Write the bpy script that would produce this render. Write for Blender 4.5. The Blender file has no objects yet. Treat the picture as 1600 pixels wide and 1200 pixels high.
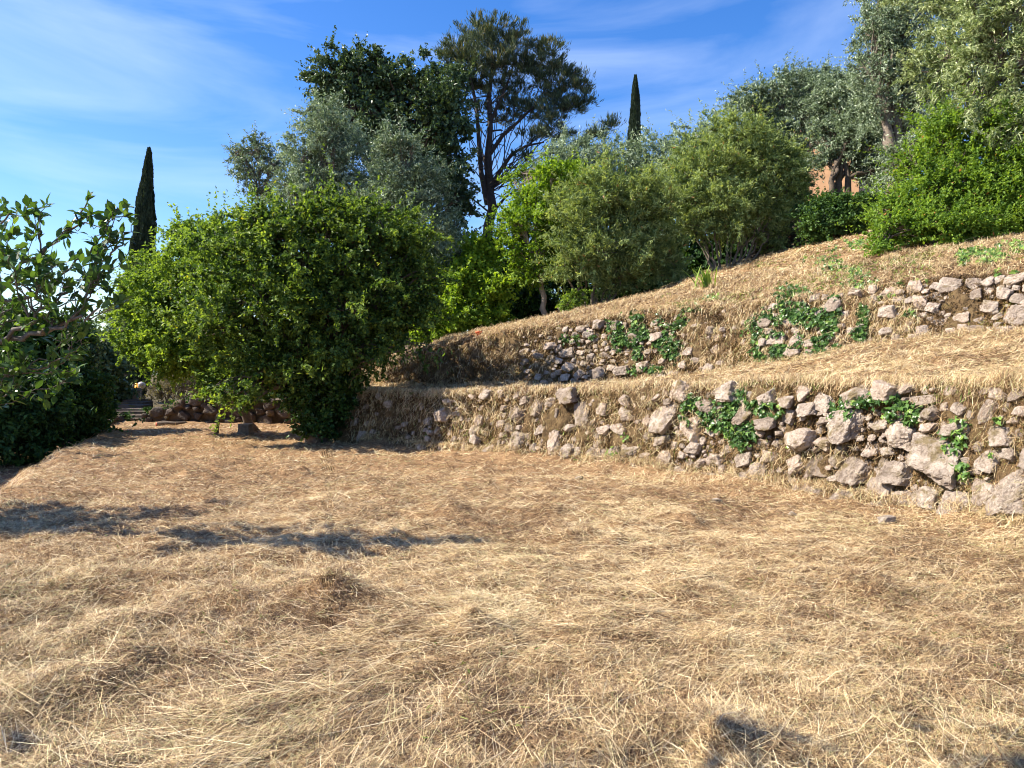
import bpy, math, random
import numpy as np
from mathutils import Vector, Matrix

rng = np.random.default_rng(7)
random.seed(7)
SC = bpy.context.scene
COL = SC.collection
F, CAMZ, HOR = 1200.0, 1.6, 570.0        # focal length in photo pixels, eye height (m), horizon row

# ---------------------------------------------------------------- camera
cam = bpy.data.cameras.new('camera')
cam.sensor_width = 36.0
cam.lens = 36.0 * F / 1600.0
cam.shift_y = -30.0 / 1600.0
cam.clip_start = 0.05
cam.clip_end = 3000
camo = bpy.data.objects.new('camera', cam)
camo.location = (0, 0, CAMZ)
camo.rotation_euler = (math.radians(90), 0, 0)
COL.objects.link(camo)
SC.camera = camo

# ---------------------------------------------------------------- light
SUN_EL, SUN_BEHIND = math.radians(42), math.radians(0)      # sun stands at the left, level with the viewer
sdir = Vector((-math.cos(SUN_BEHIND) * math.cos(SUN_EL), -math.sin(SUN_BEHIND) * math.cos(SUN_EL), math.sin(SUN_EL)))
sun = bpy.data.lights.new('sun', 'SUN')
sun.energy = 5.0
sun.angle = math.radians(0.53)
sun.color = (1.0, 0.92, 0.78)
suno = bpy.data.objects.new('sun', sun)
suno.rotation_euler = sdir.to_track_quat('Z', 'Y').to_euler()
COL.objects.link(suno)

world = bpy.data.worlds.new('World')
SC.world = world
world.use_nodes = True
wt = world.node_tree
wt.nodes.clear()
def WN(t, **kw):
    n = wt.nodes.new(t)
    for k, v in kw.items(): setattr(n, k, v)
    return n
wo = WN('ShaderNodeOutputWorld'); wb = WN('ShaderNodeBackground'); wb.inputs['Strength'].default_value = 0.088
sky = WN('ShaderNodeTexSky', sky_type='NISHITA', sun_disc=False)
sky.sun_elevation = SUN_EL
sky.sun_rotation = math.atan2(sdir.x, sdir.y)
sky.air_density = 1.0; sky.dust_density = 0.6; sky.ozone_density = 3.0; sky.altitude = 200
hs = WN('ShaderNodeHueSaturation'); hs.inputs['Hue'].default_value = 0.512; hs.inputs['Saturation'].default_value = 1.34; hs.inputs['Value'].default_value = 1.12
wt.links.new(sky.outputs[0], hs.inputs['Color'])
tc = WN('ShaderNodeTexCoord')
mp = WN('ShaderNodeMapping'); mp.inputs['Scale'].default_value = (1.6, 1.6, 7.0); mp.inputs['Rotation'].default_value = (0.10, 0.22, 0.3)
nz = WN('ShaderNodeTexNoise'); nz.inputs['Scale'].default_value = 1.5; nz.inputs['Detail'].default_value = 7; nz.inputs['Roughness'].default_value = 0.52; nz.inputs['Distortion'].default_value = 0.6
rp = WN('ShaderNodeValToRGB'); rp.color_ramp.elements[0].position = 0.45; rp.color_ramp.elements[1].position = 0.80
rp.color_ramp.elements[0].color = (0, 0, 0, 1); rp.color_ramp.elements[1].color = (0.33, 0.33, 0.33, 1)
mx = WN('ShaderNodeMixRGB'); mx.inputs[2].default_value = (6.0, 6.8, 8.0, 1)
wt.links.new(tc.outputs['Generated'], mp.inputs[0]); wt.links.new(mp.outputs[0], nz.inputs[0]); wt.links.new(nz.outputs[0], rp.inputs[0])
wt.links.new(rp.outputs[0], mx.inputs[0]); wt.links.new(hs.outputs[0], mx.inputs[1])
wt.links.new(mx.outputs[0], wb.inputs[0]); wt.links.new(wb.outputs[0], wo.inputs[0])

SC.view_settings.view_transform = 'Standard'
SC.view_settings.look = 'None'
SC.view_settings.exposure = 1.28
SC.view_settings.gamma = 1.0
SC.cycles.max_bounces = 6
SC.cycles.filter_width = 1.05
SC.cycles.diffuse_bounces = 3
SC.cycles.transmission_bounces = 3
SC.cycles.glossy_bounces = 2
SC.cycles.sample_clamp_indirect = 6

# ---------------------------------------------------------------- helpers
def Wp(px, py, d):
    return np.array([(px - 800) / F * d, d, CAMZ + (HOR - py) / F * d])

def tag(o, label=None, cat=None, group=None, kind=None):
    if label: o['label'] = label
    if cat: o['category'] = cat
    if group: o['group'] = group
    if kind: o['kind'] = kind
    return o

def empty(name, loc):
    o = bpy.data.objects.new(name, None)
    o.location = tuple(float(c) for c in loc)
    o.empty_display_size = 0.2
    COL.objects.link(o)
    return o

def mk(name, V, Fc, mat, parent=None, attr=None, smooth=False):
    """one mesh from vertex array V (n,3) and face array Fc (m,k); V in world coordinates"""
    V = np.asarray(V, dtype=np.float32); Fc = np.asarray(Fc, dtype=np.int32)
    if parent is not None: V = V - np.array(parent_origin(parent), dtype=np.float32)
    m, k = Fc.shape
    me = bpy.data.meshes.new(name)
    me.vertices.add(len(V)); me.vertices.foreach_set('co', V.ravel())
    me.loops.add(m * k); me.loops.foreach_set('vertex_index', Fc.ravel())
    me.polygons.add(m); me.polygons.foreach_set('loop_start', np.arange(0, m * k, k, dtype=np.int32))
    me.polygons.foreach_set('use_smooth', np.full(m, smooth, dtype=bool))
    if attr is not None:
        for an, av in attr.items():
            a = me.attributes.new(an, 'FLOAT', 'POINT'); a.data.foreach_set('value', np.asarray(av, dtype=np.float32))
    me.update(calc_edges=True)
    me.materials.append(mat)
    o = bpy.data.objects.new(name, me)
    COL.objects.link(o)
    if parent is not None: o.parent = parent
    return o

def parent_origin(p):
    v = Vector(p.location)
    while p.parent is not None:
        p = p.parent; v = v + Vector(p.location)
    return v

def h3(ix, iy, iz, seed):
    h = (ix * 374761393 + iy * 668265263 + iz * 1274126177 + seed * 974711) & 0xffffffff
    h = ((h ^ (h >> 13)) * 1274126177) & 0xffffffff
    h = (h ^ (h >> 16)) & 0xffffff
    return h / float(0xffffff) * 2 - 1
def vnoise(x, y, z=0.0, seed=0):
    x = np.asarray(x, float); y = np.asarray(y, float); z = np.broadcast_to(np.asarray(z, float), x.shape)
    ix = np.floor(x).astype(np.int64); iy = np.floor(y).astype(np.int64); iz = np.floor(z).astype(np.int64)
    fx, fy, fz = x - ix, y - iy, z - iz
    fx = fx * fx * (3 - 2 * fx); fy = fy * fy * (3 - 2 * fy); fz = fz * fz * (3 - 2 * fz)
    r = 0
    for a in (0, 1):
        for b in (0, 1):
            for c in (0, 1):
                w = (fx if a else 1 - fx) * (fy if b else 1 - fy) * (fz if c else 1 - fz)
                r = r + w * h3(ix + a, iy + b, iz + c, seed)
    return r
def noise2(x, y, seed=0):
    x = np.asarray(x, float); y = np.asarray(y, float)
    ix = np.floor(x).astype(np.int64); iy = np.floor(y).astype(np.int64)
    fx, fy = x - ix, y - iy
    fx = fx * fx * (3 - 2 * fx); fy = fy * fy * (3 - 2 * fy)
    return ((1 - fx) * (1 - fy) * h3(ix, iy, 0, seed) + fx * (1 - fy) * h3(ix + 1, iy, 0, seed)
            + (1 - fx) * fy * h3(ix, iy + 1, 0, seed) + fx * fy * h3(ix + 1, iy + 1, 0, seed))

def unit(v):
    return v / (np.linalg.norm(v, axis=-1, keepdims=True) + 1e-9)
def rdir(n):
    return unit(rng.normal(size=(n, 3)))

class Geo:
    """collects same-size faces"""
    def __init__(s): s.V = []; s.F = []; s.A = []; s.n = 0
    def add(s, V, Fc, a=None):
        V = np.asarray(V, dtype=np.float32)
        s.V.append(V); s.F.append(np.asarray(Fc) + s.n); s.n += len(V)
        s.A.append(np.full(len(V), 0.5) if a is None else (np.full(len(V), a) if np.isscalar(a) else a))
    def build(s, name, mat, parent=None, smooth=False):
        return mk(name, np.concatenate(s.V), np.concatenate(s.F), mat, parent, {'rnd': np.concatenate(s.A)}, smooth)

def tube(geo, pts, rad, sides=6, a=None, rough=0.0):
    pts = np.asarray(pts, float); n = len(pts); rad = np.asarray(rad, float)
    T = np.gradient(pts, axis=0); T = unit(T)
    ref = np.array([0, 0, 1.0]) if abs(T[0][2]) < 0.9 else np.array([1.0, 0, 0])
    A = unit(np.cross(T, ref)); B = np.cross(T, A)
    ang = np.linspace(0, 2 * math.pi, sides, endpoint=False)
    R = rad[:, None] * (1 + rough * rng.normal(size=(n, sides)))
    V = pts[:, None, :] + R[..., None] * (np.cos(ang)[None, :, None] * A[:, None, :] + np.sin(ang)[None, :, None] * B[:, None, :])
    i = np.arange(n - 1)[:, None] * sides; j = np.arange(sides)[None, :]; j2 = (j + 1) % sides
    Fc = np.stack([i + j, i + j2, i + sides + j2, i + sides + j], -1).reshape(-1, 4)
    geo.add(V.reshape(-1, 3), Fc, a)
    k = ((n - 1) * sides)
    if sides % 2 == 0 and sides >= 6:      # end cap
        base = geo.n - n * sides + k
        for q in range(1, sides // 2):
            pass

def curve(p0, p1, n=7, sag=0.0, wob=0.0):
    t = np.linspace(0, 1, n)[:, None]
    P = p0 * (1 - t) + p1 * t
    P = P + np.sin(t * math.pi) * np.array([0, 0, 1.0]) * sag
    if wob:
        W_ = rng.normal(size=(n, 3)) * wob; W_[0] = 0; W_[-1] = 0
        P = P + W_
    return P

# ---------------------------------------------------------------- materials
def mat_new(name):
    m = bpy.data.materials.new(name); m.use_nodes = True
    nt = m.node_tree; nt.nodes.clear()
    out = nt.nodes.new('ShaderNodeOutputMaterial')
    return m, nt, out
def ramp(nt, stops, src=None, interp='LINEAR'):
    r = nt.nodes.new('ShaderNodeValToRGB'); cr = r.color_ramp; cr.interpolation = interp
    while len(cr.elements) > 1: cr.elements.remove(cr.elements[-1])
    cr.elements[0].position = stops[0][0]; cr.elements[0].color = (*stops[0][1], 1)
    for p, c in stops[1:]:
        e = cr.elements.new(p); e.color = (*c, 1)
    if src is not None: nt.links.new(src, r.inputs[0])
    return r
def noise(nt, scale, detail=4, rough=0.6, vec=None, dist=0.0):
    n = nt.nodes.new('ShaderNodeTexNoise'); n.inputs['Scale'].default_value = scale; n.inputs['Detail'].default_value = detail
    n.inputs['Roughness'].default_value = rough; n.inputs['Distortion'].default_value = dist
    if vec is not None: nt.links.new(vec, n.inputs['Vector'])
    return n
def geo_pos(nt):
    return nt.nodes.new('ShaderNodeNewGeometry').outputs['Position']
def mixc(nt, fac, a, b, mode='MIX'):
    m = nt.nodes.new('ShaderNodeMixRGB'); m.blend_type = mode
    for sock, v in ((m.inputs[0], fac), (m.inputs[1], a), (m.inputs[2], b)):
        if isinstance(v, (int, float)): sock.default_value = v
        elif isinstance(v, tuple): sock.default_value = (*v, 1)
        else: nt.links.new(v, sock)
    return m.outputs[0]
def attr(nt, name):
    a = nt.nodes.new('ShaderNodeAttribute'); a.attribute_name = name; return a.outputs['Fac']

def leaf_mat(name, stops, trans=0.35, tint=(1.75, 1.6, 0.5), rough=0.6, spec=0.25):
    m, nt, out = mat_new(name)
    r = ramp(nt, stops, attr(nt, 'rnd'))
    p = nt.nodes.new('ShaderNodeBsdfPrincipled'); nt.links.new(r.outputs[0], p.inputs['Base Color'])
    p.inputs['Roughness'].default_value = rough; p.inputs['Specular IOR Level'].default_value = spec
    t = nt.nodes.new('ShaderNodeBsdfTranslucent')
    tcx = mixc(nt, 1.0, r.outputs[0], tint, 'MULTIPLY'); nt.links.new(tcx, t.inputs[0])
    mixs = nt.nodes.new('ShaderNodeMixShader'); mixs.inputs[0].default_value = trans
    nt.links.new(p.outputs[0], mixs.inputs[1]); nt.links.new(t.outputs[0], mixs.inputs[2]); nt.links.new(mixs.outputs[0], out.inputs[0])
    return m

def plain(name, col, rough=0.8, metal=0.0, var=0.25, scale=12, bump=0.3, bscale=60):
    m, nt, out = mat_new(name)
    P = geo_pos(nt); n = noise(nt, scale, 5, 0.65, P)
    dark = tuple(c * (1 - var) for c in col); lite = tuple(min(1, c * (1 + var)) for c in col)
    r = ramp(nt, [(0.3, dark), (0.7, lite)], n.outputs[0])
    p = nt.nodes.new('ShaderNodeBsdfPrincipled'); p.inputs['Roughness'].default_value = rough; p.inputs['Metallic'].default_value = metal
    nt.links.new(r.outputs[0], p.inputs['Base Color'])
    n2 = noise(nt, bscale, 5, 0.7, P); b = nt.nodes.new('ShaderNodeBump'); b.inputs['Strength'].default_value = bump; b.inputs['Distance'].default_value = 0.02
    nt.links.new(n2.outputs[0], b.inputs['Height']); nt.links.new(b.outputs[0], p.inputs['Normal'])
    nt.links.new(p.outputs[0], out.inputs[0])
    return m

def emit_mat(name, col, strength, base=(0.8, 0.4, 0.05)):
    m, nt, out = mat_new(name)
    p = nt.nodes.new('ShaderNodeBsdfPrincipled'); p.inputs['Base Color'].default_value = (*base, 1); p.inputs['Roughness'].default_value = 0.2
    p.inputs['Emission Color'].default_value = (*col, 1); p.inputs['Emission Strength'].default_value = strength
    nt.links.new(p.outputs[0], out.inputs[0]); return m

STRAW = [(0.0, (0.075, 0.040, 0.022)), (0.2, (0.24, 0.135, 0.068)), (0.42, (0.51, 0.35, 0.175)), (0.66, (0.69, 0.52, 0.28)), (0.86, (0.87, 0.73, 0.49)),
         (0.93, (0.52, 0.47, 0.22)), (1.0, (0.30, 0.30, 0.11))]
def straw_mat():
    m, nt, out = mat_new('straw')
    r = ramp(nt, STRAW, attr(nt, 'rnd'))
    p = nt.nodes.new('ShaderNodeBsdfPrincipled'); p.inputs['Roughness'].default_value = 0.5; p.inputs['Specular IOR Level'].default_value = 0.4
    nt.links.new(r.outputs[0], p.inputs['Base Color'])
    t = nt.nodes.new('ShaderNodeBsdfTranslucent'); nt.links.new(r.outputs[0], t.inputs[0])
    ms = nt.nodes.new('ShaderNodeMixShader'); ms.inputs[0].default_value = 0.15
    nt.links.new(p.outputs[0], ms.inputs[1]); nt.links.new(t.outputs[0], ms.inputs[2]); nt.links.new(ms.outputs[0], out.inputs[0])
    return m
M_STRAW = straw_mat()

def ground_mat():
    m, nt, out = mat_new('hay_ground')
    P = geo_pos(nt)
    big = noise(nt, 0.9, 5, 0.6, P); mid = noise(nt, 9, 6, 0.7, P, 0.5); fine = noise(nt, 70, 4, 0.75, P, 1.0)
    hay = ramp(nt, [(0.30, (0.07, 0.038, 0.020)), (0.5, (0.38, 0.24, 0.125)), (0.72, (0.66, 0.475, 0.27))], fine.outputs[0])
    hay2 = ramp(nt, [(0.3, (0.60, 0.50, 0.44)), (0.6, (1.0, 1.0, 1.0))], mid.outputs[0])
    c = mixc(nt, 1.0, hay.outputs[0], hay2.outputs[0], 'MULTIPLY')
    # bare earth / moss on the steep wall faces
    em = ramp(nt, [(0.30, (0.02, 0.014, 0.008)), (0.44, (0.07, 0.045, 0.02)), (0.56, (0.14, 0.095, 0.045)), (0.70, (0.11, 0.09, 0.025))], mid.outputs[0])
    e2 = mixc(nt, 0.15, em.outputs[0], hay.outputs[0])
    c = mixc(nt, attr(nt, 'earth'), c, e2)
    # red-brown bare path at the left
    c = mixc(nt, attr(nt, 'path'), c, (0.30, 0.165, 0.095))
    # leaf litter / low growth under the wood
    lit = ramp(nt, [(0.35, (0.05, 0.04, 0.02)), (0.6, (0.13, 0.10, 0.05)), (0.75, (0.08, 0.10, 0.03))], mid.outputs[0])
    c = mixc(nt, attr(nt, 'wood'), c, lit.outputs[0])
    p = nt.nodes.new('ShaderNodeBsdfPrincipled'); p.inputs['Roughness'].default_value = 0.9; p.inputs['Specular IOR Level'].default_value = 0.15
    nt.links.new(c, p.inputs['Base Color'])
    add = nt.nodes.new('ShaderNodeMath'); add.operation = 'MULTIPLY_ADD'; add.inputs[1].default_value = 0.5
    nt.links.new(fine.outputs[0], add.inputs[0]); nt.links.new(mid.outputs[0], add.inputs[2])
    b = nt.nodes.new('ShaderNodeBump'); b.inputs['Strength'].default_value = 0.9; b.inputs['Distance'].default_value = 0.05
    nt.links.new(add.outputs[0], b.inputs['Height']); nt.links.new(b.outputs[0], p.inputs['Normal'])
    nt.links.new(p.outputs[0], out.inputs[0])
    return m

def stone_mat(name='limestone', moss=0.35, tint=(1, 1, 1)):
    m, nt, out = mat_new(name)
    P = geo_pos(nt)
    n1 = noise(nt, 5, 6, 0.7, P, 0.6); n2 = noise(nt, 28, 6, 0.75, P, 0.8); n3 = noise(nt, 110, 4, 0.7, P)
    c1 = ramp(nt, [(0.3, (0.27, 0.215, 0.175)), (0.45, (0.50, 0.42, 0.355)), (0.6, (0.67, 0.58, 0.50)), (0.75, (0.80, 0.73, 0.65))], n1.outputs[0])
    c2 = ramp(nt, [(0.32, (0.20, 0.18, 0.17)), (0.43, (0.74, 0.70, 0.67)), (0.6, (1, 1, 1)), (0.75, (1.18, 1.14, 1.08))], n2.outputs[0])
    c = mixc(nt, 1.0, c1.outputs[0], c2.outputs[0], 'MULTIPLY')
    c = mixc(nt, 1.0, c, ramp(nt, [(0.0, (0.72, 0.66, 0.60)), (0.5, (1.0, 0.95, 0.90)), (1.0, (1.1, 1.0, 0.92))], attr(nt, 'rnd')).outputs[0], 'MULTIPLY')
    c = mixc(nt, 1.0, c, tint, 'MULTIPLY')
    # moss and lichen
    n4 = noise(nt, 3.2, 5, 0.7, P, 0.3)
    f = ramp(nt, [(0.53, (0, 0, 0)), (0.64, (moss * 2.2,) * 3)], n4.outputs[0])
    c = mixc(nt, f.outputs[0], c, (0.16, 0.115, 0.035))
    p = nt.nodes.new('ShaderNodeBsdfPrincipled'); p.inputs['Roughness'].default_value = 0.88; p.inputs['Specular IOR Level'].default_value = 0.2
    nt.links.new(c, p.inputs['Base Color'])
    ad = nt.nodes.new('ShaderNodeMath'); ad.operation = 'MULTIPLY_ADD'; ad.inputs[1].default_value = 0.3
    nt.links.new(n3.outputs[0], ad.inputs[0]); nt.links.new(n2.outputs[0], ad.inputs[2])
    b = nt.nodes.new('ShaderNodeBump'); b.inputs['Strength'].default_value = 1.0; b.inputs['Distance'].default_value = 0.045
    nt.links.new(ad.outputs[0], b.inputs['Height']); nt.links.new(b.outputs[0], p.inputs['Normal'])
    nt.links.new(p.outputs[0], out.inputs[0])
    return m
M_GROUND = ground_mat()
M_STONE = stone_mat('limestone', 0.35, (0.93, 0.97, 1.0))
M_STONE_SHADED = stone_mat('shaded_limestone', 0.3, (0.24, 0.24, 0.25))  # limestone with shade put into its colour, for the dim far stonework
M_BARK = plain('bark', (0.115, 0.085, 0.062), 0.9, var=0.45, scale=14, bump=0.8, bscale=45)
M_BARK_PINE = plain('pine_bark', (0.050, 0.038, 0.034), 0.9, var=0.4, scale=6, bump=0.8, bscale=25)
M_BARK_GREY = plain('grey_bark', (0.20, 0.16, 0.125), 0.9, var=0.4, scale=14, bump=0.8, bscale=45)
M_BARK_PALE = plain('pale_bark', (0.27, 0.21, 0.16), 0.9, var=0.4, scale=14, bump=0.8, bscale=45)

L_BROAD = leaf_mat('broad_leaf', [(0.0, (0.0250, 0.0600, 0.0125)), (0.4, (0.062, 0.118, 0.029)), (0.75, (0.135, 0.215, 0.046)), (0.985, (0.26, 0.36, 0.075)), (1.0, (0.3500, 0.3500, 0.0500))], 0.42, rough=0.5)
L_LIGHT = leaf_mat('light_leaf', [(0.0, (0.0420, 0.0900, 0.0168)), (0.5, (0.1260, 0.2100, 0.0408)), (1.0, (0.2640, 0.3840, 0.0720))], 0.42)
L_LIME = leaf_mat('lime_leaf', [(0.0, (0.0690, 0.1495, 0.0138)), (0.5, (0.1898, 0.2990, 0.0345)), (1.0, (0.3105, 0.4370, 0.0575))], 0.45)
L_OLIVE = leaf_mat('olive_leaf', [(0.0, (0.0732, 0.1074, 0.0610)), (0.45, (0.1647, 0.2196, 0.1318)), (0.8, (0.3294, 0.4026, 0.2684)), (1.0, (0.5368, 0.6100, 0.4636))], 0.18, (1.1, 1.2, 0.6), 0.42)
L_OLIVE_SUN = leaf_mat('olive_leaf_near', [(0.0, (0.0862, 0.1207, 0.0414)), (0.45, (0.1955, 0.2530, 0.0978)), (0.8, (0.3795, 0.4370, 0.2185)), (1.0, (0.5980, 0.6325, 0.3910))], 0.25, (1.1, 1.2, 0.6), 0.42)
L_OLEANDER = leaf_mat('oleander_leaf', [(0.0, (0.0675, 0.1053, 0.0378)), (0.5, (0.1755, 0.2497, 0.0918)), (0.985, (0.4050, 0.4860, 0.2160)), (0.993, (0.3510, 0.3510, 0.0810)), (1.0, (0.5400, 0.2700, 0.1620))], 0.3)
L_OAK = leaf_mat('oak_leaf', [(0.0, (0.0156, 0.0338, 0.0182)), (0.5, (0.0598, 0.1066, 0.0520)), (1.0, (0.1560, 0.2210, 0.1040))], 0.15, rough=0.4)
L_PINE = leaf_mat('pine_needle', [(0.0, (0.0216, 0.0408, 0.0264)), (0.5, (0.0720, 0.1056, 0.0660)), (0.88, (0.1440, 0.1800, 0.1020)), (1.0, (0.2280, 0.1860, 0.1020))], 0.15, rough=0.5)
L_CYP = leaf_mat('cypress_leaf', [(0.0, (0.010, 0.020, 0.010)), (0.5, (0.030, 0.050, 0.026)), (1.0, (0.075, 0.105, 0.05))], 0.08, rough=0.6)
L_HEDGE = leaf_mat('hedge_leaf', [(0.0, (0.0162, 0.0432, 0.0135)), (0.5, (0.0378, 0.0918, 0.0243)), (1.0, (0.0945, 0.1755, 0.0405))], 0.25)
L_BRIGHT = leaf_mat('bright_leaf', [(0.0, (0.0480, 0.1140, 0.0144)), (0.5, (0.1320, 0.2280, 0.0336)), (0.985, (0.2640, 0.3960, 0.0540)), (0.993, (0.3120, 0.3600, 0.0600)), (1.0, (0.5040, 0.2040, 0.0720))], 0.4)
L_IVY = leaf_mat('ivy_leaf', [(0.0, (0.020, 0.045, 0.012)), (0.5, (0.050, 0.110, 0.024)), (0.85, (0.11, 0.20, 0.045)), (1.0, (0.20, 0.30, 0.06))], 0.2, rough=0.32)
L_FORE = leaf_mat('quince_leaf', [(0.0, (0.026, 0.062, 0.020)), (0.6, (0.060, 0.125, 0.035)), (1.0, (0.12, 0.21, 0.05))], 0.32, rough=0.35)
L_TWIG = leaf_mat('twiggy_leaf', [(0.0, (0.08, 0.065, 0.045)), (0.5, (0.17, 0.15, 0.09)), (1.0, (0.26, 0.26, 0.15))], 0.2)
L_MOSS = leaf_mat('moss_grass', [(0.0, (0.11, 0.10, 0.02)), (0.5, (0.20, 0.20, 0.045)), (1.0, (0.30, 0.32, 0.08))], 0.2)

# ---------------------------------------------------------------- terrain
def gz(d):
    return -0.015 * np.clip(np.asarray(d, float) - 4, 0, 22)
PX = np.array([-3000, 200, 480, 500, 522, 600, 650, 700, 850, 1000, 1100, 1200, 1400, 1600, 1900, 2600, 4600], float)
dA = np.array([24.6, 24.6, 24.6, 24.6, 17.6, 16.9, 16.2, 15.4, 13.7, 12.2, 11.3, 10.4, 8.8, 7.3, 6.0, 4.5, 3.0])
gA = gz(dA)
dB = dA + np.array([.5, .5, .5, .5, .5, .5, .5, .5, .5, .46, .44, .42, .38, .34, .3, .3, .3])
zB = np.array([-.33, -.33, -.33, -.33, .93, .93, .97, 1.0, 1.07, 1.17, 1.22, 1.28, 1.33, 1.36, 1.4, 1.4, 1.4])
dC = np.array([28, 28, 28, 28, 23.4, 22.3, 21.2, 20.2, 18.4, 17.0, 16.0, 15.0, 13.4, 12.0, 10.3, 8, 6])
zC = np.array([-.36, -.36, -.36, -.36, .94, .99, 1.0, .99, 1.05, 1.18, 1.38, 1.63, 1.97, 2.1, 2.3, 2.5, 2.6])
dD = dC + np.array([1, 1, 1, 1, 1.1, .95, .9, .85, .75, .7, .7, .65, .55, .5, .5, .5, .5])
zD = np.array([-.36, -.36, -.36, -.36, 1.35, 1.73, 1.97, 2.15, 2.50, 2.74, 2.82, 2.87, 3.02, 3.06, 3.2, 3.4, 3.5])
dE = np.array([31, 31, 31, 31, 25.4, 24.5, 23.5, 22.5, 21.0, 20.0, 19.6, 19.0, 17.0, 15.3, 13.5, 11, 9])
zE = np.array([-.3, -.3, -.3, -.3, 1.3, 1.84, 2.07, 2.3, 2.83, 3.32, 3.6, 3.88, 4.06, 4.10, 4.3, 4.4, 4.5])
dF = np.array([35, 35, 35, 33, 30, 28, 28, 27, 25, 24.3, 25, 26, 24, 19.5, 17.5, 15, 12])
zF = np.array([-.25, -.25, -.3, -.3, 1.0, 1.7, 1.9, 2.2, 3.05, 3.68, 4.65, 5.35, 6.2, 5.0, 5.2, 5.4, 5.5])
dG = np.array([60.] * 17)
zG = np.array([-1, -1, -1, -1, 0, 1.5, 2, 3, 6, 8, 9.5, 11, 14, 16, 17, 18, 18.])
dH = np.array([900.] * 17)
zH = np.array([-8, -8, -8, -8, -8, -6, -5, -2, 6, 12, 18, 24, 40, 60, 70, 70, 70.])
FD = [dA, dB, dC, dD, dE, dF, dG, dH]
FZ = [gA, zB, zC, zD, zE, zF, zG, zH]

def edge_x(y): return -6.35 - 0.41 * (np.asarray(y, float) - 9.6)
def path_step(x, y):
    """the terrace edge at the left: how far below the field the ground is"""
    e = edge_x(y) + 0.35 * noise2(np.asarray(y) * 0.7, np.asarray(y) * 0.0, 91)
    t = np.clip((e - x) / 0.9, 0, 1)
    fade = np.clip((27 - np.asarray(y, float)) / 5, 0, 1)
    return t * t * (3 - 2 * t) * fade
HAY_HEAPS = [(-1.25, 5.25, 0.2, 0.13), (-2.1, 4.3, 0.2, 0.06), (0.9, 3.2, 0.2, 0.06), (2.1, 3.2, 0.2, 0.06), (1.3, 4.4, 0.2, 0.06), (-0.2, 4.6, 0.25, 0.08), (2.6, 5.6, 0.3, 0.10), (0.6, 7.2, 0.3, 0.10), (-3.2, 7.0, 0.35, 0.10), (-0.8, 8.6, 0.3, 0.12), (1.9, 8.2, 0.25, 0.08), (-5.0, 12.0, 0.3, 0.13), (-3.6, 12.6, 0.3, 0.13), (-1.9, 10.5, 0.3, 0.1)]
def tz(x, y, rough=1.0):
    x = np.asarray(x, float); y = np.asarray(y, float)
    yy = np.maximum(y, 0.4)
    px = 800 + F * x / yy
    d = [np.interp(px, PX, a) for a in FD]; z = [np.interp(px, PX, a) for a in FZ]
    r = gz(np.minimum(yy, d[0]))
    r = r + (z[0] - gz(d[0]))
    for k in range(7):
        t = np.clip((yy - d[k]) / (d[k + 1] - d[k]), 0, 1)
        if k in (0, 2): t = t + 0.10 * np.sin(2 * math.pi * t) * 0
        if k in (3,): t = 1 - (1 - t) ** 1.35
        r = r + (z[k + 1] - z[k]) * t
    # little skirt of raked hay and rubble at the foot of the walls
    sk = np.clip(1 - (d[0] - yy) / 1.1, 0, 1) * (yy < d[0] + 0.02) * (px > 560)
    r = r + 0.13 * sk ** 2 * (yy <= d[0])
    if rough:
        rr = 0.055 * noise2(x * 0.55, y * 0.55, 1) + 0.042 * noise2(x * 1.7, y * 1.7, 2) + 0.034 * noise2(x * 4.3, y * 4.3, 3) + 0.020 * noise2(x * 9, y * 9, 4)
        r = r + rough * rr * np.where(yy > 60, 8, 1.0)
        pit = np.clip(noise2(x * 1.1 + 5, y * 1.1, 8) - 0.45, 0, 1)
        r = r - 0.12 * pit * (yy < d[0])
        for mx_, my_, mr_, mh_ in HAY_HEAPS:
            r = r + mh_ * np.exp(-((x - mx_) ** 2 + (y - my_) ** 2) / mr_ ** 2) * (1 + 0.5 * noise2(x * 7, y * 7, 12))
    r = r - 0.55 * path_step(x, y)
    return r

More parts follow.
